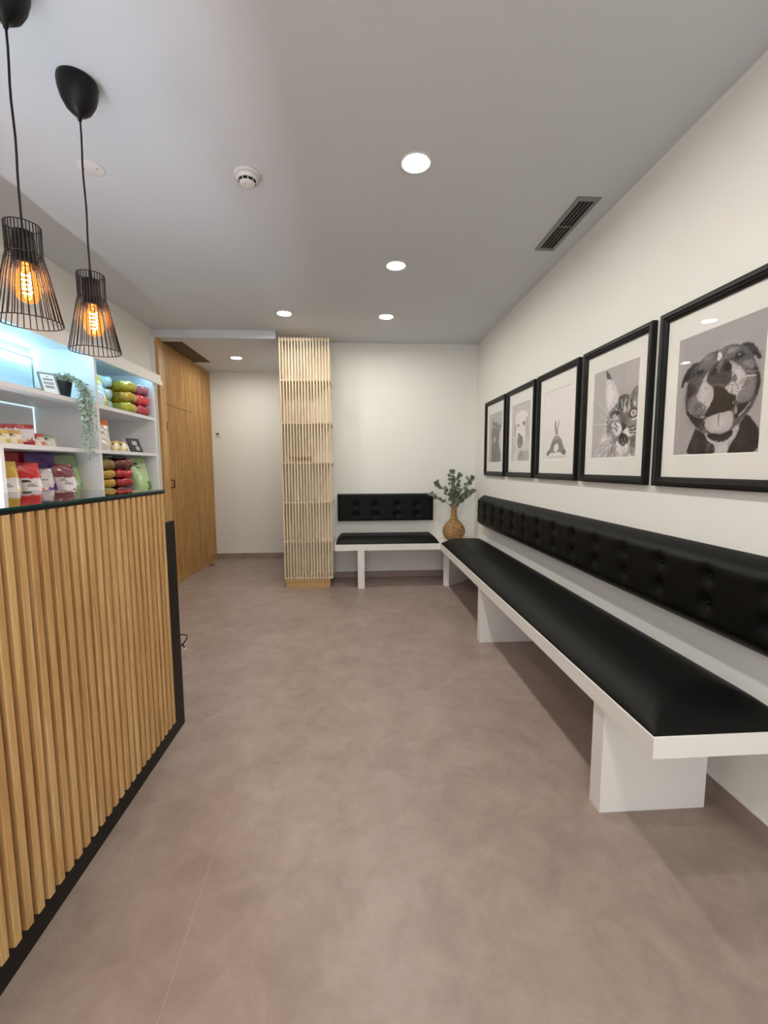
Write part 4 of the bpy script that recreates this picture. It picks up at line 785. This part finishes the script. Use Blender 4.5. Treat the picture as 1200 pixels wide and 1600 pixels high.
add_pouch('food_pouch', 'dark green pouch at the back of the low shelf', 'pouch', -1.91, 2.80, Z1, .15, .06, .262, 20, 0, '2f4534', '33493a', None, G, topf=.6, text=False)
add_pouch('food_pouch', 'white pouch with brownish maroon top, right of the purple pouch', 'pouch', -1.665, 2.650, Z1, .11, .09, .215, 30, 16, '7c3c40', WB, '7c3438', G, topf=.64)
add_pouch('food_pouch', 'tall pale green pouch with folded top beside the maroon pouch', 'pouch', -1.75, 2.80, Z1, .135, .11, .268, 28, 9, '9db486', 'a9c98e', '5d9a3c', G, topf=.74)
add_pouch('food_pouch', 'tall pale green pouch with dark leaf mark at the right end of the low shelf', 'pouch', -1.685, 3.555, Z1, .155, .11, .268, 18, 8, 'a9c48e', 'afcd94', '5a7f3e', G, topf=.9)
# packs stacked on the low shelf
GP = 'soft packs stacked on the low shelf'
for k, (c, dk, lab) in enumerate([('8f7a2a', '6b5a1e', 'dark olive soft pack at the bottom of the gold stack'), ('b9982c', '8c7220', 'gold soft pack second from the bottom of the gold stack'), ('b4922a', '8a6e1c', 'gold soft pack third from the bottom of the gold stack'), ('857035', '5f5026', 'olive brown soft pack on top of the gold stack')]):
    add_pack('treat_pack', lab, 'soft pack', -1.71, 3.035+.004*k, Z1+.001+[0, .052, .110, .170][k], .135, .13, [.052, .058, .060, .074][k], 18, c, dk, 20+k, GP)
for k, (c, dk, lab) in enumerate([('4a2528', '331a1c', 'very dark red soft pack at the bottom of the red stack'), ('a82028', '7d161c', 'red soft pack second from the bottom of the red stack'), ('c0222a', '8e181e', 'bright red soft pack third from the bottom of the red stack'), ('6a1f26', '4a1318', 'maroon soft pack on top of the red stack')]):
    add_pack('treat_pack', lab, 'soft pack', -1.70, 3.235+.006*(k % 2), Z1+.001+[0, .052, .112, .172][k], .150, .14, [.052, .060, .060, .072][k], 18, c, dk, 30+k, GP)
add_pack('treat_pack', 'flat dark teal soft pack lying on top of the gold stack', 'soft pack', -1.73, 3.04, Z1+.246, .14, .14, .026, 18, '34505a', '22363e', 71, GP, text='6a8a90')
add_pack('treat_pack', 'flat dark teal soft pack lying on top of the red stack', 'soft pack', -1.73, 3.24, Z1+.246, .15, .14, .026, 18, '2a4248', '1c3036', 72, GP, text='5c7a80')
# packs on the top shelf, under the LED light
GT = 'soft packs stacked on the top shelf'
for k, (c, dk, lab) in enumerate([('b4b424', '90901c', 'lime yellow soft pack at the bottom of the yellow stack'), ('c0a018', '8e7a10', 'golden yellow soft pack in the middle of the yellow stack'), ('bcb428', '948c14', 'pale yellow soft pack on top of the yellow stack')]):
    add_pack('treat_pack', lab, 'soft pack', -1.71, 3.365+.005*k, Z3+.001+k*.076, .155, .15, .075, 16, c, dk, 40+k, GT, text='f2f2d8')
for k, (c, dk, lab) in enumerate([('b83448', '8c1f34', 'dark pink soft pack at the bottom of the red stack on the top shelf'), ('e0404c', 'c02c38', 'bright red-pink soft pack in the middle of the top shelf red stack'), ('a85c70', '84405a', 'dusty mauve soft pack on top of the top shelf red stack')]):
    add_pack('treat_pack', lab, 'soft pack', -1.70, 3.565, Z3+.001+k*.079, .15, .13, .078, 16, c, dk, 50+k, GT, text='f4e0e4')
for k, lab in enumerate(['pale blue-white soft pack at the bottom of the whitish stack', 'pale blue-white soft pack in the middle of the whitish stack', 'pale blue-white soft pack on top of the whitish stack']):
    add_pack('treat_pack', lab, 'soft pack', -1.80, 3.22, Z3+.001+k*.08, .16, .14, .079, 12, 'bccfd0', 'a6bfc2', 60+k, GT, text='7f9aa0')
add_pouch('food_pouch', 'white pouch with yellow stripes at the left of the right-hand top bay', 'pouch', -1.69, 3.05, Z3, .12, .09, .225, 20, 12, 'd8c24a', 'cfdfe8', 'c0bc34', None, topf=.72)
# things on the middle shelf
add_pouch('food_pouch', 'tall white pouch with orange top on the middle shelf', 'pouch', -1.70, 3.07, Z2, .115, .07, .205, 25, 2, 'd8722a', 'd5cfc8', None, None, topf=.84)
GM = 'small sachets on the middle shelf'
def sachet(label, X, Y, w, h, rot, lean, top, body, spl, d=.02): add_pouch('treat_sachet', label, 'sachet', X, Y, Z2, w, d, h, rot, lean, top, body, spl, GM, topf=.74, nx=18, nz=22)
sachet('tan sachet half hidden behind the orange-topped pouch', -1.74, 3.13, .06, .075, 25, 18, 'b06a34', 'b5703c', None)
sachet('small gold sachet just right of the orange-topped pouch', -1.66, 3.175, .062, .078, 25, 22, 'b8923a', 'e0d2a4', 'c29a40')
sachet('small gold sachet between its twin and the pale green sachet', -1.66, 3.275, .064, .080, 25, 22, 'b8983c', 'e2d6aa', 'c29a40')
sachet('small pale green sachet beside the black card', -1.69, 3.36, .06, .064, 25, 18, 'a9bba0', 'dde0d6', None)
for k, lab in enumerate(['front crimson sachet with its whole white label showing', 'second crimson sachet from the front of the crimson row', 'third crimson sachet from the front of the crimson row', 'fourth crimson sachet from the front of the crimson row', 'rearmost crimson sachet of the crimson row']):
    add_pouch('treat_sachet', lab, 'sachet', -1.685-.034*k, 2.365-.014*k, Z2, .080, .026, .106, 44, 2, 'a01626', 'd3cdd0', 'b0202c', GM, topf=.82, nx=20, nz=26, back='8c1428', botf=.18)
sachet('yellow and white sachet in front of the crimson row, nearer the left picture edge', -1.635, 2.165, .055, .068, 30, 20, 'c8b24a', 'e3dfbe', 'bfc05a')
sachet('gold and white sachet in front of the crimson row, right of the yellow one', -1.635, 2.235, .062, .072, 30, 20, 'c39c4c', 'e4dcc8', 'd0a050')
sachet('small red and white sachet right of the crimson row', -1.655, 2.425, .06, .072, 30, 24, 'b8402c', 'dcd2c8', 'c2643c')
sachet('small silvery green sachet at the right end of the crimson group', -1.655, 2.505, .06, .07, 30, 24, '8f947c', 'cfd2c4', None)
# black card holder
bc = thing('display_card', (-1.655, 3.45, Z2), 'black card display leaning on the middle shelf near the right end', 'display card', rz=R(90-22), rx=R(-24))
local(MB().box(-.052, .052, -.004, .004, 0, .115).build('card', M_BPLASTIC), bc)
local(MB().box(-.02, .022, -.0055, -.004, .058, .092).build('silver_item', M_METAL), bc)
local(MB().box(-.002, .03, -.0055, -.004, .016, .05).build('silver_item', M_METAL), bc)
# sign on the top shelf
sg = thing('table_sign', (-1.655, 2.55, Z3), 'small grey-framed printed sign leaning on the top shelf by the plant', 'sign', rz=R(90-30), rx=R(-22))
w_, h_ = .042, .130
m = MB()
for a in ((-w_, -w_+.006, 0, h_), (w_-.006, w_, 0, h_), (-w_+.006, w_-.006, 0, .006), (-w_+.006, w_-.006, h_-.006, h_)): m.box(a[0], a[1], -.006, .006, a[2], a[3])
local(m.build('frame', M_METAL), sg)
local(MB().box(-w_+.005, w_-.005, -.002, .002, .005, h_-.005).build('sheet', M_BOARD), sg)
m = MB()
for k, (zz, ww, hh) in enumerate([(.108, .006, .003), (.094, .024, .004), (.087, .022, .003), (.072, .026, .004), (.064, .024, .003), (.050, .020, .005), (.042, .022, .004)]): m.box(-ww, ww, -.0032, -.0021, zz-hh/2, zz+hh/2)
local(m.build('printed_lines', mat('grey_print', '6c6c70', .6)), sg)
rd = MB().lathe([(.03, 0), (.045, .004), (.05, .02), (.045, .033), (.02, .04), (0, .041)], 28)
o = rd.build('wooden_bowl', M_PLINTH, label='small tan rounded bowl half hidden behind the sign', cat='bowl', origin=(0, 0, 0)); o.location = (-1.755, 2.575, Z3)
# trailing plant
pl = thing('potted_trailing_plant', (-1.70, 2.70, Z3), 'pale green trailing plant in a dark pot hanging over the top shelf', 'potted plant')
local(MB().lathe([(.036, 0), (.040, .004), (.055, .092), (.055, .097), (.050, .097), (.046, .080), (0, .078)], 32).build('pot', mat('charcoal_pot', '20262c', .5)), pl)
rs = random.Random(5)
ms = MB(); ml = MB()
for k in range(24):
    a = rs.uniform(-.9, .9) if k > 3 else rs.uniform(2, 4); ln = rs.uniform(.12, .34) if k > 3 else .03
    dy = rs.uniform(-.02, .085); ex, ey = .115+rs.uniform(-.01, .02), dy
    P = [Vector((.01*math.cos(k), .01*math.sin(k), .08)), Vector((.05*math.cos(a)*.6, .02+ey*.25, .125+rs.uniform(-.01, .02))), Vector((ex*.75, ey*.7, .10)), Vector((ex, ey, .03))]
    if k <= 3: P = [P[0], Vector((rs.uniform(-.04, .03), rs.uniform(-.06, .02), .13)), Vector((rs.uniform(-.05, .03), rs.uniform(-.09, .02), .12))]
    else:
        z = .03; sw_ = rs.uniform(0, 6)
        while z > -ln: z -= .035; P.append(Vector((ex+.008*math.sin(z*30+sw_), ey+.012*math.sin(z*22+sw_), z)))
    ms.tube(P, .0011, 4)
    for i in range(len(P)-1):
        seg = (P[i+1]-P[i]); q = max(2, int(seg.length/.0085))
        for j in range(q):
            p = P[i]+seg*(j+.5)/q; dn_ = seg.normalized()
            if p.z < -.12 and rs.random() < .35: continue
            side = Vector((rs.uniform(-1, 1), rs.uniform(-1, 1), rs.uniform(-.4, .6)))
            leaf(ml, p, (side+dn_*.4).normalized(), (rs.uniform(-.3, 1), rs.uniform(-.6, .3), .8), rs.uniform(.018, .028), rs.uniform(.008, .012))
for k in range(150):
    a, q = rs.uniform(0, 6.28), rs.uniform(0, .05)
    leaf(ml, (q*math.cos(a), q*math.sin(a), rs.uniform(.085, .12)), (math.cos(a), math.sin(a), rs.uniform(.2, 1.2)), (0, 0, 1), rs.uniform(.02, .032), .010)
local(ms.build('stems', M_LEAFP), pl); local(ml.build('leaves', M_LEAFP), pl)
